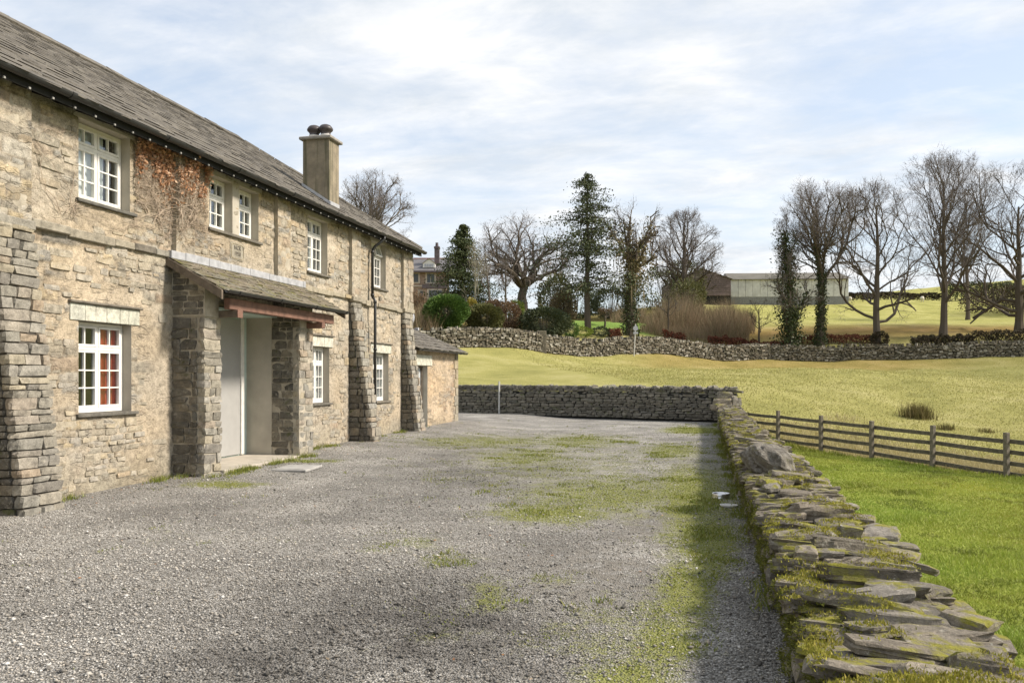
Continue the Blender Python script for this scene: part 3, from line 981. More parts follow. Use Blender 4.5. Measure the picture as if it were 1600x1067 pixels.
# moss and thin grass growing through the gravel
n = 500000
x = nr.uniform(-8.0, .5, n); y = nr.uniform(3.8, 30, n)
w = lookup(mossG, x, y); Zd = -x * ST + y * CT
pt_ = fbm(x * 3.0, y * 3.0, 61, 4)
ok = (nr.uniform(0, 1, n) < np.clip((w + pt_ - .74) * 2.6, 0, 1) * np.clip(8 / np.maximum(Zd, 1), .2, 1)) & in_view(x, y, 0 * x, 120)
x, y = x[ok][:150000], y[ok][:150000]
V, F = blades(np.stack([x, y, drive_z(x, y)], -1), .010 + .028 * sstep(.5, .75, fbm(x * 2, y * 2, 62, 3)), .003 + .0003 * y, 1.0, 9)
o = obj('yard_moss', mesh_np('yard_moss', V, F), 'weed_blade', kind='stuff')
tag(o, 'thin moss and short grass growing through the gravel', 'moss')
# weeds along the foot of the house and of the wall
xs_, ys_, hs_ = [], [], []
for i in range(260):
    if i < 150:
        cyy = nr.uniform(7.4, 22); cxx = -8.0 + abs(nr.normal(0, .10))
        if 11.2 < cyy < 14.9: cxx += .56
        k = 40
    else:
        cyy = nr.uniform(4, 29); cxx = .44 - abs(nr.normal(0, .05)); k = 46
    if fbm(np.array([cxx * .8]), np.array([cyy * .8]), 77, 2)[0] < .46: continue
    xs_.append(cxx + nr.normal(0, .05, k)); ys_.append(cyy + nr.normal(0, .09, k)); hs_.append(nr.uniform(.03, .10) * np.ones(k))
x, y, hh = map(np.concatenate, (xs_, ys_, hs_))
V, F = blades(np.stack([x, y, drive_z(x, y)], -1), hh, .005, .8, 10)
o = obj('weed_tufts', mesh_np('weed_tufts', V, F), 'weed_blade', kind='stuff')
tag(o, 'low weeds and grass along the foot of house and wall', 'weeds')
# fallen leaves
n = 420
x = np.concatenate([nr.uniform(-7, .4, n // 2), -7.9 + np.abs(nr.normal(0, .4, n // 2))]); y = np.concatenate([nr.uniform(4, 18, n // 2), nr.uniform(7, 21, n // 2)])
V, F = leaf_quads(np.stack([x, y, drive_z(x, y) + .012], -1), .03, 12)
V = V.reshape(n, 4, 3); V[..., 2] = (V[..., 2] - V[..., 2].mean(1)[:, None]) * .3 + V[..., 2].mean(1)[:, None]
o = obj('fallen_leaves', mesh_np('fallen_leaves', V.reshape(-1, 3), F), 'fallen_leaf', kind='stuff')
tag(o, 'scattered brown fallen leaves lying on the gravel', 'leaves')
# ------------------------------------------------------------------ farmhouse
FX = -8.08
house = thing('farmhouse', 'long two storey rubble stone farmhouse with slate roof and white windows', 'house', (-11.0, 12.0, 0))
OPEN = {'W1': (9.27, 10.27, 3.96, 5.05), 'W2': (9.27, 10.30, 1.10, 2.36), 'W3': (12.22, 12.90, 4.10, 5.02), 'W3b': (13.12, 13.78, 4.10, 5.02),
        'W4': (15.72, 16.65, 3.82, 5.0), 'W5': (19.10, 20.05, 3.86, 5.03), 'W6': (15.90, 16.74, 1.03, 2.27), 'W7': (19.20, 20.24, .98, 2.23),
        'porch': (11.69, 14.26, .05, 2.75), 'shed_door': (22.42, 23.36, .0, 1.95)}

MORTAR = np.array((.445, .388, .303))
PALF = np.array([(.34, .31, .25), (.39, .345, .265), (.25, .235, .205), (.43, .35, .225), (.32, .31, .28), (.35, .275, .20), (.29, .265, .215), (.42, .39, .33)])

def rubble_patch(name, y0, y1, z0, z1, xoff, opens, parent, seed, step=.028, tint=(1, 1, 1), expose=.0, warp=.05):
    r = np.random.default_rng(seed)
    ys = [y0]
    while ys[-1] < y1:
        ys.append(ys[-1] + step * max(.75, (ys[-1] / 11.0)))
    ys[-1] = y1
    zs = np.arange(z0, z1, step)
    ys = np.array(ys)
    for o in opens:
        ys = np.concatenate([ys[(np.abs(ys - o[0]) > .012) & (np.abs(ys - o[1]) > .012)], [o[0], o[1]]])
        zs = np.concatenate([zs[(np.abs(zs - o[2]) > .012) & (np.abs(zs - o[3]) > .012)], [o[2], o[3]]])
    ys = np.unique(ys[(ys >= y0) & (ys <= y1)]); zs = np.unique(np.concatenate([zs[(zs >= z0) & (zs <= z1)], [z1]]))
    Y, Zz = np.meshgrid(ys, zs, indexing='ij')
    wz = Zz + (fbm(Y * 1.6, Zz * 2.0, seed + 1, 3) - .5) * warp * 2.2
    wy = Y + (fbm(Y * 3, Zz * 5, seed + 2, 3) - .5) * warp * 2
    rows = [z0 - .3]
    while rows[-1] < z1 + .4: rows.append(rows[-1] + r.choice([.06, .085, .11, .14, .18]) * r.uniform(.9, 1.15))
    rows = np.array(rows)
    ri = np.clip(np.searchsorted(rows, wz) - 1, 0, len(rows) - 2)
    dz = np.minimum(wz - rows[ri], rows[ri + 1] - wz)
    edge = np.empty_like(Y); cid = np.empty(Y.shape, int); base = 0
    for k in range(len(rows) - 1):
        e = [y0 - .6]
        hgt = rows[k + 1] - rows[k]
        while e[-1] < y1 + .6: e.append(e[-1] + r.uniform(1.1, 4.2) * max(.08, hgt))
        e = np.array(e)
        mk = ri == k
        if mk.any():
            j = np.clip(np.searchsorted(e, wy[mk]) - 1, 0, len(e) - 2)
            edge[mk] = np.minimum(np.minimum(wy[mk] - e[j], e[j + 1] - wy[mk]), dz[mk]); cid[mk] = base + j
        base += len(e)
    ncell = base + 5
    ccol = PALF[r.integers(0, len(PALF), ncell)] * r.uniform(.75, 1.2, (ncell, 1))
    cexp = r.uniform(0, 1, ncell); chh = r.uniform(.2, 1, ncell)
    lowf = fbm(Y * .9, Zz * 1.3, seed + 7, 3)
    ex = np.clip((cexp[cid] - .50 + (lowf - .5) * 1.7 + expose) * 3.0, 0, 1)
    jag = (fbm(Y * 14, Zz * 14, seed + 5, 3) - .5) * .05
    inn = sstep(.004, .028, edge + jag * .8) * ex
    disp = inn * chh[cid] * .024 + (fbm(Y * 7, Zz * 9, seed + 3, 4) - .5) * .032
    clear = np.ones_like(Y)
    for o in opens:
        d = np.maximum(np.maximum(o[0] - Y, Y - o[1]), np.maximum(o[2] - Zz, Zz - o[3]))
        clear = np.minimum(clear, sstep(0, .05, d))
    clear = np.minimum(clear, sstep(0, .03, np.minimum(Y - y0, y1 - Y)) * .7 + .3)
    disp = disp * clear
    mort = MORTAR * (1 + (fbm(Y * 2.2, Zz * 2.2, seed + 9, 4) - .5)[..., None] * .55)
    warm = sstep(.45, .7, fbm(Y * .6, Zz * .7, seed + 12, 3))[..., None]
    mort = mort * (1 - warm * np.array([0.0, .05, .12]))
    colr = mort * (1 - inn[..., None] * .85) + ccol[cid] * inn[..., None] * .85
    jd = (1 - sstep(.0, .018, edge + jag)) * ex * .55              # open joints round bare stones
    colr = colr * (1 - jd[..., None])
    colr = colr * np.array(tint)
    damp = sstep(.62, .0, Zz + (lowf - .5) * .8)[..., None]
    colr = colr * (1 - damp * np.array([.22, .20, .22]))
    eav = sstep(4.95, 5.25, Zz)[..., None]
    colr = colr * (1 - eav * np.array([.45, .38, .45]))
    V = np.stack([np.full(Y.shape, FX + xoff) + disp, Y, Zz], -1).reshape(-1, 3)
    I = np.arange(Y.size).reshape(Y.shape)
    F = np.stack([I[:-1, :-1], I[1:, :-1], I[1:, 1:], I[:-1, 1:]], -1).reshape(-1, 4)
    cy_ = ((Y[:-1, :-1] + Y[1:, 1:]) / 2).ravel(); cz_ = ((Zz[:-1, :-1] + Zz[1:, 1:]) / 2).ravel()
    keep = np.ones(len(F), bool)
    for o in opens:
        keep &= ~((cy_ > o[0]) & (cy_ < o[1]) & (cz_ > o[2]) & (cz_ < o[3]))
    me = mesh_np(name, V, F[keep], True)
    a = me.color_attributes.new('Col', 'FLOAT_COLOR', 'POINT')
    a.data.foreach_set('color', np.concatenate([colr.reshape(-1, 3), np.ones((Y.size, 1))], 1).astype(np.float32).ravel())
    return obj(name, me, 'rubble', parent)

rubble_patch('front_wall', 3.0, 21.82, -.05, 5.27, 0, [v for k, v in OPEN.items() if k != 'shed_door'], house, 100)

# shell behind the front
m = MB()
m.add([(FX, 3, 0), (-14.7, 3, 0), (-14.7, 3, 5.25), (-11.35, 3, 7.5), (FX, 3, 5.25)], [(0, 1, 2, 3, 4)])
m.add([(-14.7, 3, 0), (-14.7, 21.82, 0), (-14.7, 21.82, 5.25), (-14.7, 3, 5.25)], [(0, 1, 2, 3)])
m.add([(FX, 21.82, 0), (-14.7, 21.82, 0), (-14.7, 21.82, 5.25), (FX, 21.82, 5.25)], [(0, 1, 2, 3)])
m.build('rear_walls', 'mortar', house)
m = MB()
m.box(-14.6, FX - .32, 3.1, 21.7, 2.76, 2.86); m.box(-14.6, FX - .32, 3.1, 21.7, -.02, .04); m.box(-14.6, FX - .32, 3.1, 21.7, 5.2, 5.24)
m.box(-12.2, -12.1, 3.1, 21.7, .04, 5.2)
for yy in (11.0, 14.9, 17.9): m.box(-12.1, FX - .62, yy, yy + .1, .04, 5.2)
m.build('interior_walls', 'interior', house)

for nm, (y0, y1, z0, z1) in OPEN.items():
    if nm in ('porch', 'shed_door'): continue
    b_ = FX - .30
    MB().add([(FX, y0, z0), (b_, y0, z0), (b_, y0, z1), (FX, y0, z1), (FX, y1, z0), (b_, y1, z0), (b_, y1, z1), (FX, y1, z1)],
             [(0, 1, 2, 3), (4, 7, 6, 5), (0, 4, 5, 1), (3, 2, 6, 7)]).build('window_reveal', 'plaster', house)

pane_me = MB().box(-.5, .5, -.5, .5, -.5, .5).mesh('pane'); pane_me.materials.append(MATS['glass'])

def window(nm, lights=2, cols=2, split=.29, rb=3, ajar=None, blind=None):
    y0, y1, z0, z1 = OPEN[nm]
    y0 += .004; y1 -= .004; z0 += .022; z1 -= .004
    xf = FX - .145
    m = MB()
    fr = .045
    m.bbox(xf - .07, xf, y0, y0 + fr, z0, z1, .004); m.bbox(xf - .07, xf, y1 - fr, y1, z0, z1, .004)
    m.bbox(xf - .07, xf - .001, y0 + fr, y1 - fr, z1 - fr, z1, .004); m.bbox(xf - .07, xf + .012, y0 + fr, y1 - fr, z0, z0 + fr * 1.3, .004)
    zt = z1 - (z1 - z0) * split
    m.bbox(xf - .07, xf + .004, y0 + fr, y1 - fr, zt - .022, zt + .022, .004)
    win = None
    panes = []
    lw = (y1 - y0 - 2 * fr) / lights
    extra = []
    for L in range(lights):
        a = y0 + fr + L * lw; b_ = a + lw
        if L: m.bbox(xf - .07, xf + .003, a - .014, a + .014, z0 + fr, z1 - fr, .004)
        for (c0, c1, rows, top) in ((z0 + fr * 1.3, zt - .022, rb, False), (zt + .022, z1 - fr, 1, True)):
            s = .034
            mm = MB()
            aa, bb = a + .004 + (.012 if L else 0), b_ - .004 - (.012 if L < lights - 1 else 0)
            x0, x1 = xf - .045, xf + .010
            mm.bbox(x0, x1, aa, aa + s, c0 + .003, c1 - .003, .003); mm.bbox(x0, x1, bb - s, bb, c0 + .003, c1 - .003, .003)
            mm.bbox(x0, x1 - .002, aa + s, bb - s, c1 - s, c1 - .003, .003); mm.bbox(x0, x1 - .002, aa + s, bb - s, c0 + .003, c0 + s * 1.15, .003)
            gy0, gy1, gz0, gz1 = aa + s, bb - s, c0 + s * 1.15, c1 - s
            pw = (gy1 - gy0) / cols; ph = (gz1 - gz0) / rows
            for c in range(1, cols): mm.box(x0 + .012, x1 - .006, gy0 + c * pw - .010, gy0 + c * pw + .010, gz0, gz1)
            for q in range(1, rows): mm.box(x0 + .013, x1 - .007, gy0, gy1, gz0 + q * ph - .009, gz0 + q * ph + .009)
            M = None
            if ajar == L and top:
                M = Matrix.Translation((x1, 0, c1)) @ Matrix.Rotation(math.radians(-16), 4, 'Y') @ Matrix.Translation((-x1, 0, -c1))
                mm.xf(M)
            m.add(mm.v, mm.f)
            for c in range(cols):
                for q in range(rows):
                    panes.append(((x0 + .022, gy0 + (c + .5) * pw, gz0 + (q + .5) * ph), (.004, pw - .008, ph - .006), M))
    win = m.build('window', 'white_paint', house)
    for loc, sc, M in panes:
        o = bpy.data.objects.new('pane', pane_me)
        COL.objects.link(o); o.parent = win
        B = Matrix.Translation(loc) @ Matrix.Rotation(math.radians(rng.uniform(-1.2, 1.2)), 4, 'Z') @ Matrix.Rotation(math.radians(rng.uniform(-.8, .8)), 4, 'Y') @ Matrix.Diagonal((*sc, 1))
        o.matrix_basis = (M @ B) if M else B
    return win

def curtain_or_reflection(win, nm, f0, f1, g0, g1, mat, amp=.018, waves=5, taper=0.0):
    y0, y1, z0, z1 = OPEN[nm]
    n_, k_ = 40, 14
    V = []; F = []
    for i in range(n_ + 1):
        for j in range(k_ + 1):
            t = i / n_; h = j / k_
            yy = y0 + (y1 - y0) * (f0 + (f1 - f0) * (t if not taper else (t * (1 - taper * (1 - abs(h - .25)) * .6) + taper * .5 * (1 - h))))
            V.append((FX - .242 + amp * math.sin(t * waves * 6.283 + h * .8) + .006 * math.sin(t * 31), yy, z0 + (z1 - z0) * (g0 + (g1 - g0) * h)))
    for i in range(n_):
        for j in range(k_):
            a = i * (k_ + 1) + j
            F.append((a, a + k_ + 1, a + k_ + 2, a + 1))
    return MB().add(V, F).build('curtain_or_reflection', mat, win, smooth=True)

w1 = window('W1'); curtain_or_reflection(w1, 'W1', 0, .74, .02, .98, 'net_and_reflection', .01, 6)
w2 = window('W2'); curtain_or_reflection(w2, 'W2', .66, .80, .02, .98, 'red_curtain', .02, 3); curtain_or_reflection(w2, 'W2', .86, .98, .05, .98, 'red_curtain', .02, 2)
w3 = window('W3', lights=1, cols=3, split=.36, rb=2); curtain_or_reflection(w3, 'W3', .05, .60, .02, .98, 'net_and_reflection', .01, 4)  # net added in place of the sky reflection on the left panes
w3b = window('W3b', lights=1, cols=3, split=.36, rb=2); curtain_or_reflection(w3b, 'W3b', .05, .62, .02, .98, 'net_and_reflection', .01, 4)  # same here: pale net imitates reflected sky
w4 = window('W4'); curtain_or_reflection(w4, 'W4', 0, .42, .02, .98, 'net_and_reflection', .01, 4)  # pale net stands for the bluish reflection at the left
w5 = window('W5', ajar=1)
w6 = window('W6'); curtain_or_reflection(w6, 'W6', .8, .99, .02, .98, 'net_and_reflection', .012, 3)
w7 = window('W7'); curtain_or_reflection(w7, 'W7', .82, .99, .02, .98, 'net_and_reflection', .012, 3)

# sills and lintels
for nm, ex in (('W1', .10), ('W2', .10), ('W4', .08), ('W5', .08), ('W6', .07), ('W7', .07)):
    y0, y1, z0, z1 = OPEN[nm]
    MB().bbox(FX - .16, FX + .055, y0 - ex * .6, y1 + ex, z0 - .028, z0 + .018, .006).build('sill', 'sill_slate', house)
MB().bbox(FX - .16, FX + .055, 12.16, 13.86, 4.07, 4.118, .006).build('sill', 'sill_slate', house)
for nm, n_ in (('W2', 6), ('W6', 3), ('W7', 3)):
    y0, y1, z0, z1 = OPEN[nm]
    y0 -= .17; y1 += .16
    e = sorted([y0, y1] + [y0 + (y1 - y0) * (i + rng.uniform(-.2, .2)) / n_ for i in range(1, n_)])
    for i in range(n_):
        MB().bbox(FX - .10, FX + .016 + rng.uniform(0, .008), e[i] + .003, e[i + 1] - .003, z1, z1 + .225, .006).build('lintel_stone', 'pale_lintel', house)
    MB().bbox(FX - .05, FX + .06, y0 - .02, y1 + .03, z1 + .228, z1 + .262, .008).build('drip_stone', 'sill_slate', house)
for nm in ('W1', 'W3', 'W4', 'W5'):
    y0, y1, z0, z1 = OPEN[nm]
    if nm == 'W3': y1 = 13.78
    MB().bbox(FX - .10, FX + .012, y0 - .10, y1 + .10, z1 + .001, z1 + .11, .006).build('lintel_stone', 'plaster', house)
MB().bbox(FX - .14, FX + .010, 12.905, 13.115, 4.12, 5.018, .006).build('stone_mullion', 'plaster', house)

# upper pilasters: strips standing proud of the wall, above each buttress
PIL = ((7.85, 8.40, 3.50), (11.22, 11.69, 3.55), (14.34, 14.84, 3.10), (17.76, 18.25, 3.50), (21.14, 21.84, 3.50))
for i, (y0, y1, zb) in enumerate(PIL):
    po = rubble_patch('pilaster', y0, y1, zb, 5.24, .085, [], house, 300 + i, expose=.35 if i in (0, 4) else .05)
    MB().box(FX - .05, FX + .084, y0 + .004, y1 - .004, zb, 5.23).build('pilaster_side', 'mortar', po)

# string course: projecting flat stones
def string_run(a, b, zt):
    y = a
    while y < b - .05:
        w = min(rng.uniform(.35, .9), b - y)
        if b - y - w < .2: w = b - y
        h = rng.uniform(.085, .125)
        z_ = zt(y)
        MB().bbox(FX - .03, FX + rng.uniform(.055, .10), y + .003, y + w - .003, z_ - h, z_ + rng.uniform(-.01, .01), .01).build('string_course_stone', rng.choice(['dressed_stone', 'dressed_stone', 'sill_slate']) if y < 11.2 else 'dressed_stone', house)
        y += w
string_run(3.0, 7.85, lambda y: 3.55); string_run(8.40, 11.20, lambda y: 3.55); string_run(15.45, 17.76, lambda y: 3.52); string_run(18.25, 21.14, lambda y: 3.48)
for (y0, y1, zb) in (PIL[0], PIL[3], PIL[4]):
    MB().bbox(FX - .02, FX + .14, y0 - .02, y1 + .02, zb - .11, zb + .005, .012).build('string_course_stone', 'dressed_stone', house)

# buttresses and porch piers built of blocks
svf = [stone_vf(i, (3, 2, 2), .06, .09) for i in range(18)]
blocks = Stones(house, svf, 'house_stone')
mass = Stones(house, svf, 'house_stone')
sideS = Stones(house, svf, 'shaded_weathered_stone')
sideM = Stones(house, svf, 'shaded_weathered_stone')
def stack(y0, y1, proj, z0, z1, S, hrange, pri0=0.0, mort='mortar', name='buttress_core', mgap=.022, side_top=None):
    m = MB()
    ins = mgap
    zz = [z0, z1]
    core = [(FX - .02, z0), (FX + proj(z0) - ins, z0), (FX + proj(z1) - ins, z1), (FX - .02, z1)]
    if side_top: core = core[:2] + side_top + [(FX - .02, core[-1][1])]
    poly = [(p[0], p[1]) for p in core]
    V = [(p[0], y0 + ins, p[1]) for p in poly] + [(p[0], y1 - ins, p[1]) for p in poly]
    n_ = len(poly)
    F = [tuple(range(n_)), tuple(range(2 * n_ - 1, n_ - 1, -1))] + [(j, n_ + j, n_ + (j + 1) % n_, (j + 1) % n_) for j in range(n_)]
    m.add(V, F).build(name, mort, house)
    z = z0
    while z < z1 - .03:
        h = min(rng.uniform(*hrange), z1 - z)
        d = proj(z + h / 2)
        # front stones
        W = y1 - y0
        cuts = [0.0]
        while True:
            nx_ = cuts[-1] + rng.uniform(.14, .46)
            if nx_ > W - .10: break
            cuts.append(nx_)
        cuts.append(W)
        fd = min(.13, d + .02)
        for i in range(len(cuts) - 1):
            w = cuts[i + 1] - cuts[i]
            dd = rng.uniform(-.012, .014)
            S.put((FX + d - fd / 2 + dd, y0 + cuts[i] + w / 2, z + h / 2), (fd, w - rng.uniform(.004, .018), h - rng.uniform(.004, .016)),
                  (rng.uniform(-.03, .03), rng.uniform(-.03, .03), rng.uniform(-.03, .03)), pri0 + rng.uniform(0, .2))
        # stones on the side towards the camera
        a = 0.0; end = d - fd - .004
        while a < end - .03:
            w = min(rng.uniform(.12, .38), end - a)
            if end - a - w < .07: w = end - a
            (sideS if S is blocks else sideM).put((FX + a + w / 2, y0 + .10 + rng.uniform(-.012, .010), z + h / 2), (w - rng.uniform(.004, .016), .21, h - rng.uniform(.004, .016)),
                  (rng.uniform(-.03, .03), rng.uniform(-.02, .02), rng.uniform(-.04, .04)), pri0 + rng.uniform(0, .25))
            a += w
        z += h

def batter(p0, p1, zt):
    return lambda z: p0 + (p1 - p0) * np.clip(z / zt, 0, 1)
stack(7.80, 8.42, batter(.56, .13, 3.4), -.03, 3.42, blocks, (.07, .15), 0.0, mort='dark_joint', mgap=.035)
roof_line = [(-7.56, 2.80), (-7.56, 3.05)]
stack(11.22, 11.69, lambda z: .58, -.02, 2.56, blocks, (.09, .20), .35)
stack(14.26, 14.84, lambda z: .58, .02, 2.56, blocks, (.08, .18), .5, mgap=.012)
stack(17.76, 18.25, batter(.66, .10, 3.4), 0, 3.42, mass, (.09, .20), mort='dark_joint', mgap=.03)
stack(21.14, 21.70, batter(.54, .10, 3.4), .05, 3.42, mass, (.09, .20), mort='dark_joint', mgap=.03)
# infill of the porch side up to the slope of its roof
for (y0, y1) in ((11.225, 11.60), (14.30, 14.80)):
    MB().prism([(FX, 2.55), (-7.50, 2.55), (-7.50, 2.98), (FX, 3.33)], 1, y0, y1).build('porch_gable', 'mortar', house)
    z = 2.57
    while z < 3.2:
        h = rng.uniform(.07, .13); a = FX + .01
        xe = min(-7.52, -7.5 - (z + h - 2.98) * 1.65)
        while a < xe - .05:
            w = min(rng.uniform(.12, .30), xe - a)
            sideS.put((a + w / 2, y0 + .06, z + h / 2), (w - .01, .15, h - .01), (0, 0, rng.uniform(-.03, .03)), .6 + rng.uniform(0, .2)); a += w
        z += h
# stones of the house wall that stand out of the pointing
FSt = Stones(house, svf, 'facade_stone')
z = .10
while z < 4.98:
    h = rng.choice([.045, .06, .075, .09, .115]) * rng.uniform(.9, 1.1)
    y = 8.45 + rng.uniform(0, .2)
    while y < 21.1:
        w = rng.uniform(1.4, 4.6) * max(h, .06)
        yc, zc_ = y + w / 2, z + h / 2 + .02 * math.sin(y * 1.7 + z)
        dn = float(fbm(np.array([yc * .9]), np.array([zc_ * 1.3]), 107, 3)[0]) + rng.uniform(-.16, .16)
        bad = any(o[0] - w / 2 - .03 < yc < o[1] + w / 2 + .03 and o[2] - .10 < zc_ < o[3] + (.32 if k_ in ('W2', 'W6', 'W7') else .16) for k_, o in OPEN.items())
        bad = bad or 3.38 < zc_ < 3.62 or any(p[0] - w / 2 - .02 < yc < p[1] + w / 2 + .02 and (zc_ > p[2] - .1 or p[0] in (7.85, 11.22, 14.34, 17.76, 21.14)) for p in PIL)
        bad = bad or (11.0 < yc < 15.6 and 2.7 < zc_ < 3.66) or (12.7 < yc < 13.4 and 3.6 < zc_ < 4.1) or (10.3 < yc < 12.2 and zc_ > 4.2)
        if dn > .50 and not bad:
            FSt.put((FX - .016 + rng.uniform(-.006, .008), yc, zc_), (.06, w * .96, h), (rng.uniform(-.04, .04), rng.uniform(-.02, .02), rng.uniform(-.03, .03)), abs(yc - 9) + (0 if w * h > .02 else 4))
        y += w + rng.uniform(.01, .04)
    z += h + rng.uniform(.008, .025)
# squared corner stones of the far end
z = .1
while z < 5.15:
    h = rng.uniform(.16, .30); w = rng.choice([.26, .42])
    mass.put((FX + .05, 21.84 - w / 2 + .012, z + h / 2), (.12, w, h - .012), (0, 0, 0))
    z += h
na = min(len(sideS.items), 100)
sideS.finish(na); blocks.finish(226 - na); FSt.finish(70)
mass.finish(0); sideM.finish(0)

# porch recess, door, step
m = MB()
m.add([(FX, 11.69, .05), (-8.62, 11.69, .05), (-8.62, 11.69, 2.75), (FX, 11.69, 2.75)], [(0, 1, 2, 3)])
m.build('porch_side_wall', 'plaster', house)
m = MB()
m.add([(FX - .0, 14.26, .05), (-8.62, 14.26, .05), (-8.62, 14.26, 2.75), (FX, 14.26, 2.75)], [(3, 2, 1, 0)])
m.build('porch_side_wall', 'plaster', house)
MB().box(-8.66, -7.98, 11.60, 14.34, 2.75, 2.79).build('porch_ceiling', 'ceiling_white', house)
MB().box(-8.72, -8.62, 11.69, 14.26, .05, 2.75).build('porch_back_wall', 'ceiling_white', house)
d_ = MB().bbox(-8.615, -8.585, 12.45, 13.98, .15, 2.70, .006).build('front_door', 'shaded_door_paint', house)
m = MB()
m.bbox(-8.618, -8.565, 14.00, 14.10, .14, 2.73, .006); m.bbox(-8.618, -8.565, 12.34, 12.44, .14, 2.73, .006)
m.build('door_frame', 'white_paint', house)
MB().lathe([(.0, 0), (.022, .004), (.030, .02), (.022, .042), (0, .046)], 0, 0, 0, 12).xf(Matrix.Translation((-8.585, 12.6, 1.1)) @ Matrix.Rotation(math.radians(90), 4, 'Y')).build('door_knob', 'steel', d_, smooth=True)
MB().bbox(-8.62, -7.46, 11.70, 14.25, -.05, .125, .012).build('porch_step', 'concrete', house)
MB().bbox(-8.02, -7.42, 14.86, 15.02, -.05, .10, .012).build('porch_step', 'concrete', house)

# porch roof
y0, y1 = 11.10, 15.42
A = math.atan2(.50, .92)
m = MB().prism([(FX, 3.40), (-7.13, 2.885), (-7.13, 2.915), (FX, 3.435)], 1, y0 + .03, y1 - .03)
pr = m.build('porch_roof', 'soffit', house)
psl = Stones(pr, [stone_vf(500 + i, (2, 2, 1), .06, .05) for i in range(8)], 'mossy_slate', name='slate')
t = 0.0; L_ = math.hypot(.95, .515)
row = 0
while t < L_ - .02:
    e = .15 - .004 * row
    y = y0 - .02 * rng.random() - (.12 if row % 2 else 0)
    while y < y1:
        w = rng.uniform(.17, .30)
        ya, yb = max(y, y0 - .02), min(y + w, y1 + .02)
        if yb - ya > .05:
            tc_ = t + e * .5
            xx = -7.10 - tc_ * math.cos(A) + .0; zz = 2.93 + tc_ * math.sin(A) + .016
            psl.put((xx, (ya + yb) / 2, zz), (e * 1.35, yb - ya - .006, .020), (rng.uniform(-.02, .02), A - .10 + rng.uniform(-.03, .03), rng.uniform(-.03, .03)), -zz)
        y += w
    t += e; row += 1
psl.finish(250)
for yy in (y0 - .045, y1 + .005):
    MB().prism([(FX + .01, 3.34), (-7.10, 2.79), (-7.10, 2.93), (FX + .01, 3.46)], 1, yy, yy + .042).build('verge_board', 'grey_timber', house)
y = y0 - .02
while y < y1 - .05:
    w = min(rng.uniform(.30, .36), y1 + .02 - y)
    MB().bbox(FX + .03, FX + .105 + .004 * (row % 2), y + .002, y + w - .002, 3.44, 3.565 + rng.uniform(-.012, .012), .006).build('lead_flashing', 'lead', house)
    y += w; row += 1
def half_gutter(name, xa, ya, yb, zc, r, parent, seg=1.9):
    m = MB()
    pol = [(xa + r * math.cos(a), zc + r * math.sin(a)) for a in np.linspace(math.pi, 2 * math.pi, 9)]
    pol += [(xa + (r - .008) * math.cos(a), zc + (r - .008) * math.sin(a)) for a in np.linspace(2 * math.pi, math.pi, 9)]
    m.prism(pol, 1, ya, yb)
    y = ya + .3
    while y < yb:
        pol2 = [(xa + (r + .009) * math.cos(a), zc + (r + .009) * math.sin(a)) for a in np.linspace(math.pi, 2 * math.pi, 9)] + [(xa + r, zc + .006), (xa - r, zc + .006)]
        m.prism(pol2, 1, y, y + .07); y += seg
    return m.build(name, 'black_gutter', parent, smooth=False)
half_gutter('porch_gutter', -7.05, y0 + .02, y1 - .02, 2.935, .05, house, 1.3)
tip_me = MB().bbox(-.5, .5, -.5, .5, -.5, .5, .08).mesh('rafter_tip'); tip_me.materials.append(MATS['rafter_tip_grey'])
raft_me = MB().prism([(-.37, .03), (0, -.11), (0, -.03), (-.37, .16)], 1, -.028, .028).mesh('rafter_end'); raft_me.materials.append(MATS['soffit'])
def rafter(y, x, z, s=1.0):
    o = bpy.data.objects.new('rafter_end', raft_me); COL.objects.link(o); o.location = (x, y, z); o.scale = (s, s, s); attach(o, house)
    t = bpy.data.objects.new('rafter_tip', tip_me); COL.objects.link(t); t.parent = o
    t.location = (.004, 0, -.090); t.scale = (.022, .028, .025)
for i in range(9): rafter(11.62 + i * .44, -7.14, 2.94, .55)
MB().bbox(-7.32, -7.215, 11.46, 15.16, 2.67, 2.845, .008).build('porch_beam', 'red_timber', house)
for yy in (11.60, 14.55):
    MB().bbox(-8.04, -7.17, yy, yy + .13, 2.555, 2.665, .008).build('tie_beam', 'red_timber' if yy > 12 else 'grey_timber', house)
MB().bbox(-7.172, -7.155, 11.59, 11.74, 2.545, 2.675, .004).build('beam_end', 'red_timber', house)

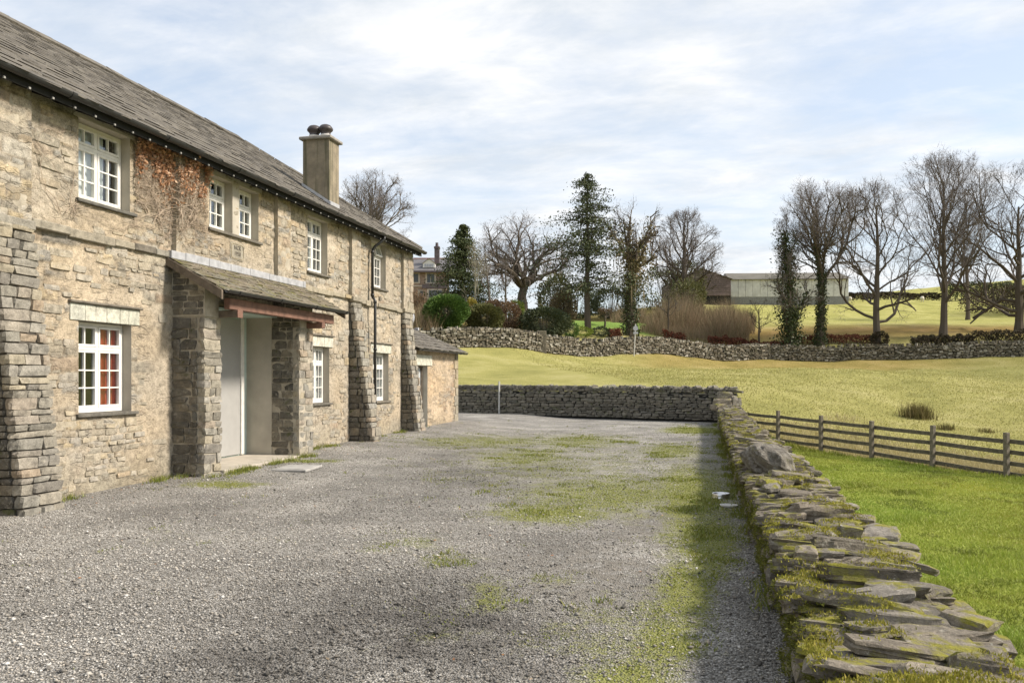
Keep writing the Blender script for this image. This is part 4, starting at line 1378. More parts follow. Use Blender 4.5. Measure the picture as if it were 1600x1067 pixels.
# main roof
EX, EZ, RX, RZ = -7.74, 5.17, -11.35, 7.56
RA = math.atan2(RZ - EZ, EX - RX)
YE, YR = 22.12, 18.5
m = MB()
m.add([(EX, 2.7, EZ), (EX, YE, EZ), (RX, YR, RZ), (RX, 2.7, RZ)], [(0, 1, 2, 3)])
m.add([(EX, YE, EZ), (2 * RX - EX, YE, EZ), (RX, YR, RZ)], [(0, 1, 2)])
m.add([(2 * RX - EX, 2.7, EZ), (2 * RX - EX, YE, EZ), (RX, YR, RZ), (RX, 2.7, RZ)], [(3, 2, 1, 0)])
roof = m.build('roof', 'slate', house)
rsl = Stones(roof, [stone_vf(600 + i, (2, 2, 1), .05, .04) for i in range(10)], 'slate', name='slate')
SL = math.hypot(RZ - EZ, EX - RX)
t = -.05; row = 0
while t < SL - .04:
    e = .26 - .14 * (t / SL)
    y = 2.7 - rng.random() * .3
    ymax = YE - max(0, t) * math.cos(RA) * (YE - YR) / (EX - RX)
    while y < ymax:
        w = rng.uniform(.20, .46) * (1 - .35 * t / SL)
        yb = min(y + w, ymax + .02)
        if yb - y > .06:
            tc_ = t + e * .55
            rsl.put((EX - tc_ * math.cos(RA) + math.sin(RA) * .02, (y + yb) / 2, EZ + tc_ * math.sin(RA) + math.cos(RA) * .02), (e * 1.35, yb - y - .006, rng.uniform(.013, .019)),
                    (rng.uniform(-.008, .008), RA - .05 + rng.uniform(-.012, .012), rng.uniform(-.02, .02)), abs(y - 9.5) + row * .12)
        y += w
    t += e; row += 1
rsl.finish(280)
rt = MB().prism([(-.17, -.10), (0, .03), (.17, -.10), (.19, -.07), (0, .075), (-.19, -.07)], 1, -.235, .235).mesh('ridge_tile'); rt.materials.append(MATS['slate'])
y = 2.9
while y < YR + .1:
    o = bpy.data.objects.new('ridge_tile', rt); COL.objects.link(o); o.location = (RX, y, RZ + .03 + rng.uniform(-.012, .012)); o.rotation_euler = (rng.uniform(-.02, .02), 0, rng.uniform(-.015, .015)); attach(o, roof)
    y += .462
hd = Vector((EX - RX, YE - YR, EZ - RZ)); hl = hd.length; hd.normalize()
k = 0.1
while k < hl - .15:
    p = Vector((RX, YR, RZ)) + hd * k; q = Vector((RX, YR, RZ)) + hd * (k + .40)
    up = Vector((0, 0, .035 + rng.uniform(-.008, .01)))
    MB().tube([p + up, q + up], .055, 6).build('ridge_tile', 'slate', roof); k += .42
half_gutter('gutter', EX + .02, 2.7, YE, EZ - .012, .062, house)
m = MB()
m.add([(FX - .02, 2.7, 5.275), (EX - .04, 2.7, 5.125), (EX - .04, 22.0, 5.125), (FX - .02, 22.0, 5.275)], [(0, 1, 2, 3)])
m.box(EX - .06, EX - .045, 2.7, 22.0, 5.02, 5.15)
m.build('eaves_soffit', 'soffit', house)
y = 3.1
while y < 22.0:
    rafter(y, -7.78, 5.115); y += .36

# downpipe, vent, dish, plaque
yp = 18.93
m = MB()
m.tube([(EX + .02, yp + .13, 5.10), (EX + .02, yp + .13, 5.03), (EX - .06, yp + .08, 4.95), (FX + .15, yp + .02, 4.83), (FX + .10, yp, 4.72), (FX + .10, yp, 3.60)], .036, 10)
m.tube([(FX + .10, yp, 3.60), (FX + .17, yp, 3.50), (FX + .17, yp, .12)], .036, 10)
for z in (4.70, 3.64, 3.47, 2.3, 1.0): m.tube([(FX + (.10 if z > 3.6 else .17), yp, z - .03), (FX + (.10 if z > 3.6 else .17), yp, z + .03)], .047, 10)
m.build('downpipe', 'black_gutter', house, smooth=True)
MB().tube([(FX - .01, 19.62, 3.62), (FX + .03, 19.62, 3.62)], [.075, .062], 12).build('wall_vent', 'sill_slate', house)
pl = MB()
def rrect(w, h, r, n=5):
    out = []
    for cx_, cz_, a0 in ((w - r, h - r, 0), (-w + r, h - r, 90), (-w + r, -h + r, 180), (w - r, -h + r, 270)):
        for i in range(n):
            a = math.radians(a0 + 90 * i / (n - 1)); out.append((cx_ + r * math.cos(a), cz_ + r * math.sin(a)))
    return out
PY, PZ = 13.05, 3.835
pq = MB().prism([(PY + a, PZ + b_) for a, b_ in rrect(.225, .155, .07)], 0, FX - .01, FX + .014).build('date_stone', 'dressed_stone', house)
o1 = [(PY + a, PZ + b_) for a, b_ in rrect(.20, .135, .06)]; o2 = [(PY + a, PZ + b_) for a, b_ in rrect(.185, .12, .05)]
V = [(FX + .022, *p) for p in o1] + [(FX + .022, *p) for p in o2] + [(FX + .013, *p) for p in o1] + [(FX + .013, *p) for p in o2]
n_ = len(o1); F = []
for j in range(n_):
    k = (j + 1) % n_
    F += [(j, k, n_ + k, n_ + j), (j, 2 * n_ + j, 2 * n_ + k, k), (n_ + j, n_ + k, 3 * n_ + k, 3 * n_ + j)]
MB().add(V, F).build('date_stone_rim', 'dressed_stone', pq)
for txt, dz in (('NCR', .03), ('1950', -.075)):
    cu = bpy.data.curves.new('txt', 'FONT'); cu.body = txt; cu.size = .105; cu.align_x = 'CENTER'; cu.extrude = .005
    to = bpy.data.objects.new('txt', cu); COL.objects.link(to)
    me = bpy.data.meshes.new_from_object(to.evaluated_get(bpy.context.evaluated_depsgraph_get()))
    bpy.data.objects.remove(to)
    M = Matrix.Translation((FX + .016, PY, PZ + dz)) @ Matrix(((0, 0, 1, 0), (1, 0, 0, 0), (0, 1, 0, 0), (0, 0, 0, 1)))
    me.transform(M); me.materials.clear(); me.materials.append(MATS['sill_slate'])
    obj('lettering', me, None, pq)

# chimney
ch = MB().box(-8.78, -8.14, 16.86, 17.36, 5.2, 6.93).build('chimney', 'chimney_render', house)
MB().bbox(-8.85, -8.07, 16.79, 17.43, 6.93, 7.0, .015).build('chimney_cap', 'chimney_cap', ch)
MB().bbox(-8.16, -8.125, 16.85, 17.37, 5.25, 5.55, .01).build('chimney_foot', 'lead', ch)
m = MB().add([(-8.80, 16.84, 5.90), (-8.10, 16.84, 5.44), (-8.10, 16.70, 5.46), (-8.80, 16.70, 5.92)], [(0, 1, 2, 3)])
m.add([(-8.80, 16.845, 5.90), (-8.10, 16.845, 5.44), (-8.10, 16.845, 5.52), (-8.80, 16.845, 5.98)], [(0, 1, 2, 3)])
m.build('lead_flashing', 'lead', ch)
for xx in (-8.62, -8.34):
    p = MB().lathe([(.115, 0), (.115, .10), (.105, .12), (.125, .16), (.16, .19), (.165, .23), (.14, .27), (.11, .30), (.06, .32), (0, .325)], xx, 17.1, 7.0, 14).build('chimney_pot', 'chimney_pot', ch, smooth=True)
    MB().lathe([(.118, .055), (.121, .06), (.121, .085), (.118, .09)], xx, 17.1, 7.0, 14).build('pot_band', 'pot_band', p, smooth=True)
# quoin-side flashing, satellite dish
dish = thing('satellite_dish', 'pale satellite dish on a bracket at the far corner of farmhouse', 'satellite dish', (-8.4, 21.9, 3.2))
M = Matrix.Translation((-8.36, 22.35, 3.28)) @ Matrix.Rotation(math.radians(-125), 4, 'Z') @ Matrix.Rotation(math.radians(70), 4, 'X')
MB().lathe([(0, -.07), (.10, -.062), (.20, -.03), (.28, .02), (.285, .028), (.20, -.02), (.10, -.05), (0, -.058)], 0, 0, 0, 22).xf(M).build('dish', 'sign_grey', dish, smooth=True)
MB().tube([(-8.3, 21.82, 3.2), (-8.2, 22.2, 3.2), (-8.36, 22.40, 3.28)], .02, 8).build('bracket', 'sign_grey', dish)
m = MB().tube([(-8.30, 22.38, 3.02), (-8.02, 22.25, 2.98)], .014, 6); m.bbox(-8.05, -7.96, 22.2, 22.28, 2.95, 3.03)
m.build('feed_arm', 'sign_grey', dish)

# ------------------------------------------------------------------ lean-to outhouse
out = thing('outhouse', 'low stone outhouse with hipped slate roof joined to the far end', 'outhouse', (-10, 24, 0))
rubble_patch('front_wall', 21.84, 26.45, 0, 2.42, -.01, [OPEN['shed_door']], out, 700, step=.035, tint=(1.12, 1.02, .92), expose=-.12)
m = MB()
m.add([(FX - .01, 26.45, 0), (-12.5, 26.45, 0), (-12.5, 26.45, 2.42), (FX - .01, 26.45, 2.42)], [(0, 1, 2, 3)])
m.add([(-12.5, 21.84, 0), (-12.5, 26.45, 0), (-12.5, 26.45, 2.42), (-12.5, 21.84, 2.42)], [(0, 1, 2, 3)])
m.build('rear_walls', 'mortar', out)
z = .05; k = 0
while z < 2.35:
    h = rng.uniform(.22, .36); w = (.42, .26)[k % 2]; h = min(h, 2.40 - z)
    MB().bbox(FX - .2, FX + .022, 26.47 - w, 26.465, z + .004, z + h - .006, .012).build('quoin_stone', 'dressed_stone', out); z += h; k += 1
y0, y1, z0, z1 = OPEN['shed_door']
b_ = FX - .22
MB().add([(FX, y0, z0), (b_, y0, z0), (b_, y0, z1), (FX, y0, z1), (FX, y1, z0), (b_, y1, z0), (b_, y1, z1), (FX, y1, z1)], [(0, 1, 2, 3), (4, 7, 6, 5), (3, 2, 6, 7)]).build('door_reveal', 'plaster', out)
dr = MB()
for i in range(5): dr.bbox(b_ - .03, b_ + .012, y0 + .02 + i * .178, y0 + .02 + (i + 1) * .178 - .004, .05, z1 - .02, .004)
dr = dr.build('door', 'pale_door', out)
m = MB(); m.bbox(b_ - .02, b_ + .06, y1 - .06, y1 - .002, .02, z1 - .002, .004); m.bbox(b_ - .02, b_ + .06, y0 + .002, y1 - .06, z1 - .06, z1 - .002, .004)
m.build('door_frame', 'grey_timber', out)
MB().bbox(FX - .15, FX + .02, 22.02, 23.75, 1.955, 2.27, .012).build('lintel_stone', 'pale_lintel', out)
ex, ez, rx, rz, ye, yr = -7.86, 2.44, -10.35, 3.72, 26.72, 24.3
m = MB()
m.add([(ex, 21.84, ez), (ex, ye, ez), (rx, yr, rz), (rx, 21.84, rz)], [(0, 1, 2, 3)])
m.add([(ex, ye, ez), (2 * rx - ex, ye, ez), (rx, yr, rz)], [(0, 1, 2)])
m.add([(2 * rx - ex, 21.84, ez), (2 * rx - ex, ye, ez), (rx, yr, rz), (rx, 21.84, rz)], [(3, 2, 1, 0)])
orf = m.build('roof', 'slate', out)
osl = Stones(orf, [stone_vf(800 + i, (2, 2, 1), .05, .04) for i in range(6)], 'slate', name='slate')
oa = math.atan2(rz - ez, ex - rx); sl = math.hypot(rz - ez, ex - rx); t = -.04
while t < sl - .03:
    e = .24 - .08 * t / sl; y = 21.85; ymx = ye - max(0, t) * math.cos(oa) * (ye - yr) / (ex - rx)
    while y < ymx:
        w = rng.uniform(.2, .4); yb = min(y + w, ymx); tc_ = t + e * .55
        if yb - y > .05: osl.put((ex - tc_ * math.cos(oa) + math.sin(oa) * .02, (y + yb) / 2, ez + tc_ * math.sin(oa) + math.cos(oa) * .02), (e * 1.35, yb - y - .005, .02), (0, oa - .08 + rng.uniform(-.02, .02), 0))
        y += w
    t += e
osl.finish(0)
half_gutter('gutter', ex + .02, 21.86, ye, ez - .02, .05, out)
MB().add([(FX - .02, 21.85, 2.44), (ex - .02, 21.85, 2.405), (ex - .02, 26.6, 2.405), (FX - .02, 26.6, 2.44)], [(0, 1, 2, 3)]).build('eaves_soffit', 'soffit', out)

# ------------------------------------------------------------------ creeper on the wall
vine = thing('climbing_creeper', 'leafless climbing creeper with russet dead leaves under the eaves', 'climbing plant', (FX + .1, 11.2, 3.6))
m = MB()
tips = []
def stem(y, z, r, n_, dy, dz, lvl):
    pts = [(FX + .03, y, z)]; rr = [r]
    for i in range(n_):
        dy += rng.gauss(0, .020); dz += rng.gauss(0, .012); dy *= .94
        y += dy; z += dz
        if z > 5.12 or y > 12.15 and z > 4.05 or y < 8.5 or z < 3.62: break
        if 9.2 < y < 10.32 and 3.9 < z < 5.1: break
        bump = .10 if 11.2 < y < 11.7 else 0
        pts.append((FX + .025 + bump + rng.uniform(0, .03), y, z)); rr.append(max(.002, r * (1 - i / n_ * .75)))
        if lvl < 3 and rng.random() < (.42 if lvl == 0 else .28):
            stem(y, z, r * .6, int(n_ * .6), dy + rng.uniform(-.07, .07), dz * rng.uniform(.3, 1), lvl + 1)
        if lvl > 0: tips.append((pts[-1], lvl))
    if len(pts) > 1: m.tube(pts, rr, 4, caps=False)
for i in range(15):
    yy = rng.choice([10.45, 10.7, 10.95, 11.15, 11.3, 11.55, 11.8, 12.0]) + rng.uniform(-.08, .08)
    stem(yy, 3.66 + rng.uniform(0, .55), rng.uniform(.005, .010), 26, rng.uniform(-.012, .012), rng.uniform(.035, .06), 0)
for i in range(5):
    stem(8.75 + rng.uniform(0, .45), 3.7, .005, 24, rng.uniform(-.01, .01), .05, 1)
for i in range(9):
    stem(rng.uniform(10.4, 12.0), 5.05, .004, 22, rng.uniform(-.03, .03), -rng.uniform(.02, .055), 1)
m.build('stem', 'creeper_stem', vine)
pts = np.array([t[0] for t in tips])
n_ = 4200
yy = nr.uniform(10.34, 12.2, n_); zz = 5.16 - np.abs(nr.normal(0, .36, n_))
dn = sstep(.36, .70, fbm(yy * 3.2, zz * 2.6, 91, 3) + (zz - 4.55) * .42)
dn *= np.where(yy > 12.12, 0, 1) * np.where(zz > 3.9, 1, 0)
k = nr.uniform(0, 1, n_) < dn
yy, zz = yy[k], zz[k]
xx = FX + .035 + np.abs(nr.normal(0, .035, len(yy))) + np.where((yy > 11.2) & (yy < 11.7), .09, 0) + sstep(4.9, 5.1, zz) * nr.uniform(0, .12, len(yy))
V, F = leaf_quads(np.stack([xx, yy, zz], -1), .052, 15)
lf = obj('leaf', mesh_np('leaf', V, F), 'creeper_leaf', vine, 'stuff')

# ------------------------------------------------------------------ small things in the yard
mc = MB().bbox(-.30, .30, -.40, .40, -.01, .035, .01).xf(Matrix.Translation((-6.72, 12.70, .05)) @ Matrix.Rotation(.12, 4, 'Z'))
o = mc.build('drain_cover', 'manhole'); tag(o, 'flat pale concrete drain cover set in gravel before the porch', 'drain cover')
MB().bbox(-.24, .24, -.34, .34, .034, .040, .004).xf(Matrix.Translation((-6.72, 12.70, .05)) @ Matrix.Rotation(.12, 4, 'Z')).build('lid', 'manhole', o)
zb = float(drive_z(np.array([.2]), np.array([11.3]))[0])
o = MB().lathe([(0, .006), (.07, .006), (.085, .02), (.098, .055), (.112, .062), (.118, .056), (.110, .03), (.120, .0)], .22, 11.25, zb + .002, 26).build('metal_bowl', 'steel', smooth=True)
tag(o, 'shiny round metal bowl on the moss beside the wall', 'bowl')
o = MB().lathe([(0, .012), (.085, .012), (.105, .024), (.112, .022), (.095, .0)], .30, 10.50, zb + .002, 26).build('flat_dish', 'old_paint', smooth=True)
tag(o, 'shallow pale dish close against the foot of the wall', 'dish')
# ------------------------------------------------------------------ dry stone wall beside the yard
from mathutils.bvhtree import BVHTree
def world_polys(S):
    VV = []; FF = []; off = 0
    for pri, loc, size, rot, k in S.items:
        V, F = S.vfs[k]
        M = np.array(Euler(rot).to_matrix())
        VV.extend(map(tuple, (np.asarray(V) * np.array(size)) @ M.T + np.array(loc)))
        FF.extend([tuple(i + off for i in f) for f in clean_faces(F)]); off += len(V)
    return VV, FF

wall = thing('drystone_wall', 'low mossy drystone wall of flat slabs running along the yard', 'stone wall', (.8, 14, 0))
MB().prism([(.53, -1.1), (1.08, -1.1), (1.06, .42), (.56, .42)], 1, -2, 29.9).build('wall_core', 'mortar_dark' if 'mortar_dark' in MATS else 'back_wall_stone', wall)
slabs = [slab_vf(i) for i in range(26)]
chunky = [stone_vf(900 + i, (4, 3, 3), .085, .15) for i in range(20)]
WS = Stones(wall, slabs + chunky, 'wall_stone')
NS = len(slabs)
def wput(kind, loc, size, rot, pri):
    k = rng.randrange(NS) if kind == 's' else NS + rng.randrange(len(chunky))
    WS.items.append((pri, loc, size, rot, k))
def wtop(y):
    return .445 + .02 * math.sin(y * .9) + .015 * math.sin(y * 2.3 + 1) + .10 * max(0, min(1, (y - 24) / 5))
# drive-side face, courses of thin stones
z = -.03
while z < .40:
    h = rng.uniform(.05, .115)
    y = -2.0
    while y < 29.4:
        w = rng.uniform(.16, .48)
        xf = .465 + (z / .45) * .035 + rng.uniform(-.03, .03)
        wput('c' if rng.random() < .6 else 's', (xf + .15, y + w / 2, z + h / 2), (.30, w * 1.02, h * 1.04), (rng.uniform(-.07, .07), rng.uniform(-.06, .06), rng.uniform(-.09, .09)), 4 + abs(y - 6) + (3 if y < 3.4 else 0))
        y += w
    z += h
# field-side face, seen only as ends sticking out
z = -.95
while z < .40:
    h = rng.uniform(.09, .16); y = -2.0
    while y < 29.4:
        w = rng.uniform(.25, .55)
        wput('c', (.98 + rng.uniform(-.02, .03), y + w / 2, z + h / 2), (.30, w, h), (rng.uniform(-.05, .05), 0, rng.uniform(-.08, .08)), 50 + y)
        y += w
    z += h
# capping: thin slates laid across the wall, each leaning back over the next so that its near edge stands up
y = -1.6
while y < 29.6:
    zt = wtop(y)
    x0 = .44 + rng.uniform(-.04, .05)
    while x0 < 1.08:
        L1 = min(rng.choice([.16, .22, .30, .40, .56]) * rng.uniform(.9, 1.15), 1.26 - x0)
        if 1.16 - x0 - L1 < .12: L1 = 1.16 - x0 + rng.uniform(-.02, .12)
        wput('s' if rng.random() < .55 else 'c', (x0 + L1 / 2, y + rng.uniform(-.05, .05), zt - .005 + rng.uniform(-.018, .022)), (L1 * 1.06, rng.uniform(.17, .30), rng.uniform(.04, .09)),
             (rng.uniform(-.34, -.06), rng.uniform(-.13, .13), rng.uniform(-.28, .28)), abs(y - 4.5))
        x0 += L1 * rng.uniform(.86, 1.0)
    y += rng.uniform(.085, .15)
y = -1.5
while y < 29.4:
    zt = wtop(y) + .055
    if not (9.6 < y < 10.8) and rng.random() < .8:
        L1 = rng.choice([.16, .22, .30, .40, .52]) * rng.uniform(.9, 1.1)
        xx = rng.uniform(.46 + L1 / 2, max(.5 + L1 / 2, 1.22 - L1 / 2))
        wput('s' if rng.random() < .5 else 'c', (xx, y, zt + rng.uniform(-.012, .02)), (L1, rng.uniform(.12, .26), rng.uniform(.045, .10)), (rng.uniform(-.40, .10), rng.uniform(-.16, .16), rng.uniform(-.4, .4)), abs(y - 4.5))
    y += rng.uniform(.12, .22)
for i in range(70):
    wput('c', (rng.uniform(1.12, 1.30), rng.uniform(2.6, 16), .43 + rng.uniform(-.03, .04)), (rng.uniform(.14, .26), rng.uniform(.12, .22), rng.uniform(.035, .07)), (rng.uniform(-.2, .2), rng.uniform(-.05, .3), rng.uniform(-1, 1)), 6)
WS.items = [t for t in WS.items]
wv, wf = world_polys(WS)
bvh = BVHTree.FromPolygons(wv, wf)
WS.finish(297)

def blob_vf(seed, n=14, m_=9, rough=.12, flat=1.0):
    V = []; F = []
    rr = np.random.default_rng(seed); o1, o2, o3 = rr.uniform(0, 50, 3)
    for i in range(m_ + 1):
        t = math.pi * i / m_
        for j in range(n):
            a = 2 * math.pi * j / n
            x, y, z = math.sin(t) * math.cos(a), math.sin(t) * math.sin(a), math.cos(t)
            k = 1 + rough * (2 * float(fbm(np.array([x * 1.6 + o1 + z]), np.array([y * 1.6 + o2 - z * .7]), seed, 3)[0]) - 1) * 2
            # blunt, boulder-like rather than round
            s = (abs(x) ** 3 + abs(y) ** 3 + abs(z) ** 3) ** (-1 / 3)
            V.append((x * s * k * .5, y * s * k * .5, z * s * k * .5 * flat))
    for i in range(m_):
        for j in range(n):
            F.append((i * n + j, (i + 1) * n + j, (i + 1) * n + (j + 1) % n, i * n + (j + 1) % n))
    return V, F
V, F = blob_vf(5, 40, 26, .20)
MB().add([(x * .58, y * .85, z * .36) for x, y, z in V], F).xf(Matrix.Translation((.76, 10.2, .62)) @ Matrix.Rotation(.1, 4, 'Y')).build('boulder', 'boulder', wall)
V, F = blob_vf(9, 16, 10, .08)
MB().add([(x * .09, y * .12, z * .14) for x, y, z in V], F).xf(Matrix.Translation((.45, 5.7, .28))).build('stone', 'boulder', wall, smooth=True)
for i, (x, y, z, sx, sy, sz) in enumerate(((.62, 29.35, .74, .62, .5, .30), (.70, 29.45, .98, .50, .42, .26), (1.0, 29.5, .72, .36, .5, .5), (.48, 29.2, .58, .4, .5, .25))):
    V, F = stone_vf(950 + i, (5, 4, 4), .06, .14)
    MB().add([(a * sx, b * sy, c * sz) for a, b, c in V], F).xf(Matrix.Translation((x, y, z)) @ Matrix.Rotation(.2 * i, 4, 'Z')).build('stone', 'wall_stone', wall)

# moss cushions on the wall
def cast_moss(n, seed, face):
    r = np.random.default_rng(seed); out = []
    yy = 2.6 + 22 * r.uniform(0, 1, n) ** 1.6
    aa = r.uniform(.42, 1.25, n) if face == 'top' else np.abs(r.normal(.22, .16, n))
    dn = fbm((aa if face == 'top' else aa * 1.2) * 2.4, yy * 2.0, seed, 3)
    ok = dn > (.51 if face == 'top' else .40) + .05 * r.uniform(0, 1, n)
    for a, y in zip(aa[ok], yy[ok]):
        o_, d_ = (Vector((a, y, 2)), Vector((0, 0, -1))) if face == 'top' else (Vector((0, y, a)), Vector((1, 0, 0)))
        h = bvh.ray_cast(o_, d_)
        if h[0] is not None and (face == 'side' and h[0].x < .7 or face == 'top' and h[1].z > .3 and h[0].z > .3): out.append((h[0], h[1]))
    return out
for face, nn, mt in (('top', 24000, 'moss_blade'), ('side', 17000, 'dark_moss_blade')):
    hits = cast_moss(nn, 71 if face == 'top' else 83, face)
    pts = []; 
    r = np.random.default_rng(5)
    base = np.array([h[0] for h in hits]); nrm = np.array([h[1] for h in hits])
    k = 9
    B = np.repeat(base, k, 0) + r.normal(0, .016, (len(base) * k, 3)) * np.array([1, 1, .5])
    N = np.repeat(nrm, k, 0) + r.normal(0, .5, (len(base) * k, 3)) + np.array([0, 0, .35])
    N /= np.linalg.norm(N, axis=1)[:, None]
    hh = r.uniform(.005, .014, len(B))[:, None]
    a = r.normal(size=B.shape); a -= N * (a * N).sum(1)[:, None]; a /= np.linalg.norm(a, axis=1)[:, None]
    w = r.uniform(.002, .0045, len(B))[:, None] * (1 + B[:, 1:2] * .05)
    VV = np.stack([B - N * .006 + a * w, B - N * .006 - a * w, B + N * hh], 1).reshape(-1, 3)
    obj('moss', mesh_np('moss', VV, np.arange(len(VV)).reshape(-1, 3)), mt, wall, 'stuff')

# ------------------------------------------------------------------ back wall of the yard
bw = thing('yard_end_wall', 'shaded drystone wall with ragged coping closing the far end of yard', 'stone wall', (-4.5, 32, 0))
BS = Stones(bw, [stone_vf(1000 + i, (2, 2, 2), .09, .15) for i in range(16)], 'back_wall_stone')
path = [np.array(p) for p in ((-11.6, 33.45), (-10.2, 33.1), (-4.5, 31.9), (.95, 29.75))]
for a, b in zip(path[:-1], path[1:]):
    d = b - a; L_ = np.linalg.norm(d); d = d / L_; nrm = np.array([-d[1], d[0]])
    if nrm[1] < 0: nrm = -nrm
    ang = math.atan2(d[1], d[0])
    q = [a + nrm * .06, b + nrm * .06, b + nrm * .55, a + nrm * .55]
    MB().add([(*p, 0) for p in q] + [(*p, 1.05) for p in q], [(3, 2, 1, 0), (4, 5, 6, 7), (0, 1, 5, 4), (1, 2, 6, 5), (2, 3, 7, 6), (3, 0, 4, 7)]).build('wall_core', 'soffit', bw)
    z = 0
    while z < 1.08:
        h = rng.uniform(.06, .14); s = 0.0
        while s < L_:
            w = rng.uniform(.14, .45); c = a + d * (s + w / 2) + nrm * (.12 + z * .05 + rng.uniform(-.025, .025))
            BS.put((c[0], c[1], z + h / 2 + .08), (w * .99, .26, h * .97), (rng.uniform(-.04, .04), rng.uniform(-.06, .06), ang + rng.uniform(-.06, .06)), 1 - w * h * 8 + rng.random() * .3)
            s += w
        z += h
    s = 0.0
    while s < L_:
        w = rng.uniform(.05, .13); hh = rng.uniform(.10, .22); c = a + d * s + nrm * .30
        BS.put((c[0], c[1], 1.10 + hh / 2), (w, rng.uniform(.4, .6), hh), (rng.uniform(-.06, .06), rng.uniform(.1, .6), ang + rng.uniform(-.15, .15)), .3 + rng.random() * .5)
        s += w * .92
BS.finish(290)
c = np.array((-8.2, 32.65))
o = MB().tube([(c[0], c[1], .02), (c[0] + .01, c[1], 1.45)], .035, 8).build('pole', 'old_paint'); tag(o, 'thin pale upright pole against the shaded end wall', 'pole')

# ------------------------------------------------------------------ far field wall
fwl = thing('field_wall', 'long sunlit drystone field wall below the trees', 'stone wall', (*fw[4], 3.2))
FS = Stones(fwl, [stone_vf(1100 + i, (1, 1, 1), .14, .12) for i in range(14)], 'far_wall_stone')
m = MB()
for i in range(len(fw) - 1):
    a, b = fw[i], fw[i + 1]; d = b - a; L_ = np.linalg.norm(d); d = d / L_; nrm = np.array([d[1], -d[0]])   # towards the yard
    ang = math.atan2(d[1], d[0])
    ns = max(2, int(L_ / 2)); 
    for k in range(ns):
        p, q = a + d * L_ * k / ns, a + d * L_ * (k + 1) / ns
        z0, z1 = tz(*p), tz(*q)
        V = []
        for (pt_, zz) in ((p, z0), (q, z1)):
            for off in (.18, -.3):
                r_ = pt_ + nrm * off; V += [(*r_, zz - .4), (*r_, zz + 1.15)]
        m.add(V, [(0, 4, 5, 1), (2, 3, 7, 6), (1, 5, 7, 3)])
    gz = np.array([tz(*(a + d * L_ * q / 8)) for q in range(9)])
    zr = -.05
    while zr < 1.15:
        h = rng.uniform(.09, .17); s = -rng.uniform(0, .3)
        while s < L_:
            w = rng.uniform(.14, .46); hh = h * rng.uniform(.7, 1.15)
            cc = a + d * (s + w / 2) + nrm * (.22 + rng.uniform(-.06, .06))
            FS.put((cc[0], cc[1], float(np.interp(s / L_ * 8, range(9), gz)) + zr + h / 2 + rng.uniform(-.03, .03)), (w * rng.uniform(.8, 1.0), .22, hh), (rng.uniform(-.1, .1), rng.uniform(-.2, .2), ang + rng.uniform(-.2, .2)))
            s += w
        zr += h
    s = 0.0
    while s < L_:
        w = rng.uniform(.16, .30); c = a + d * (s + w / 2); z = tz(*c) - .05; top = z + 1.2
        if rng.random() < .85: FS.put((c[0], c[1], top + .10), (rng.uniform(.08, .18), .5, rng.uniform(.2, .34)), (rng.uniform(-.1, .1), rng.uniform(-.5, .5), ang + rng.uniform(-.2, .2)))
        s += w
m.build('wall_core', 'soffit', fwl)
FS.finish(0)
gx, gy = P(848, 62.0)
MB().bbox(-.36, .36, -.12, .12, -.3, 1.55, .04).xf(Matrix.Translation((gx, gy - .5, tz(gx, gy))) @ Matrix.Rotation(TH + .1, 4, 'Z')).build('gate_stone', 'far_wall_stone', fwl)

# ------------------------------------------------------------------ timber fence
fence = thing('timber_fence', 'weathered timber post and rail fence between lawn and field', 'fence', (*fence_pt(2), -.9))
def fence_base(i):
    f_ = lambda k: float(lawn_z(*[np.array([q]) for q in fence_pt(k)])[0])
    return f_(0) + (f_(4) - f_(0)) / 4 * i
for i in range(-3, 7):
    x, y = fence_pt(i); zb = fence_base(i)
    pm = MB().bbox(-.055, .055, -.055, .055, -.2, 1.07 + rng.uniform(-.02, .03), .008).xf(Matrix.Translation((x, y, zb)) @ Matrix.Rotation(math.atan2(FD[1], FD[0]), 4, 'Z') @ Matrix.Rotation(rng.uniform(-.015, .015), 4, 'X') @ Matrix.Rotation(rng.uniform(-.012, .012), 4, 'Y'))
    pm.build('post', 'post_wood', fence)
    if i < 6:
        x2, y2 = fence_pt(i + 1); zb2 = fence_base(i + 1)
        for hgt in (.08, .34, .61, .87):
            a = Vector((x, y, zb + hgt)) - Vector((*FN, 0)) * .075; b = Vector((x2, y2, zb2 + hgt)) - Vector((*FN, 0)) * .075
            e = (b - a).normalized() * .02; a = a + Vector((0, 0, rng.uniform(-.015, .015))); b = b + Vector((0, 0, rng.uniform(-.015, .015)))
            up = Vector((0, 0, .052)); dp = Vector((*FN, 0)) * .016
            n_ = 6; V = []
            for k in range(n_ + 1):
                c = a.lerp(b, k / n_) + Vector((0, 0, -.012 * math.sin(math.pi * k / n_) + rng.uniform(-.004, .004))); c = c + (e if k == 0 else -e if k == n_ else e * 0)
                V += [c - up - dp, c - up + dp, c + up + dp, c + up - dp]
            F = [(0, 1, 2, 3), tuple(range(4 * n_ + 3, 4 * n_ - 1, -1))]
            for k in range(n_):
                for j in range(4): F.append((4 * k + j, 4 * k + 4 + j, 4 * k + 4 + (j + 1) % 4, 4 * k + (j + 1) % 4))
            MB().add(V, F).build('rail', 'fence_wood', fence)

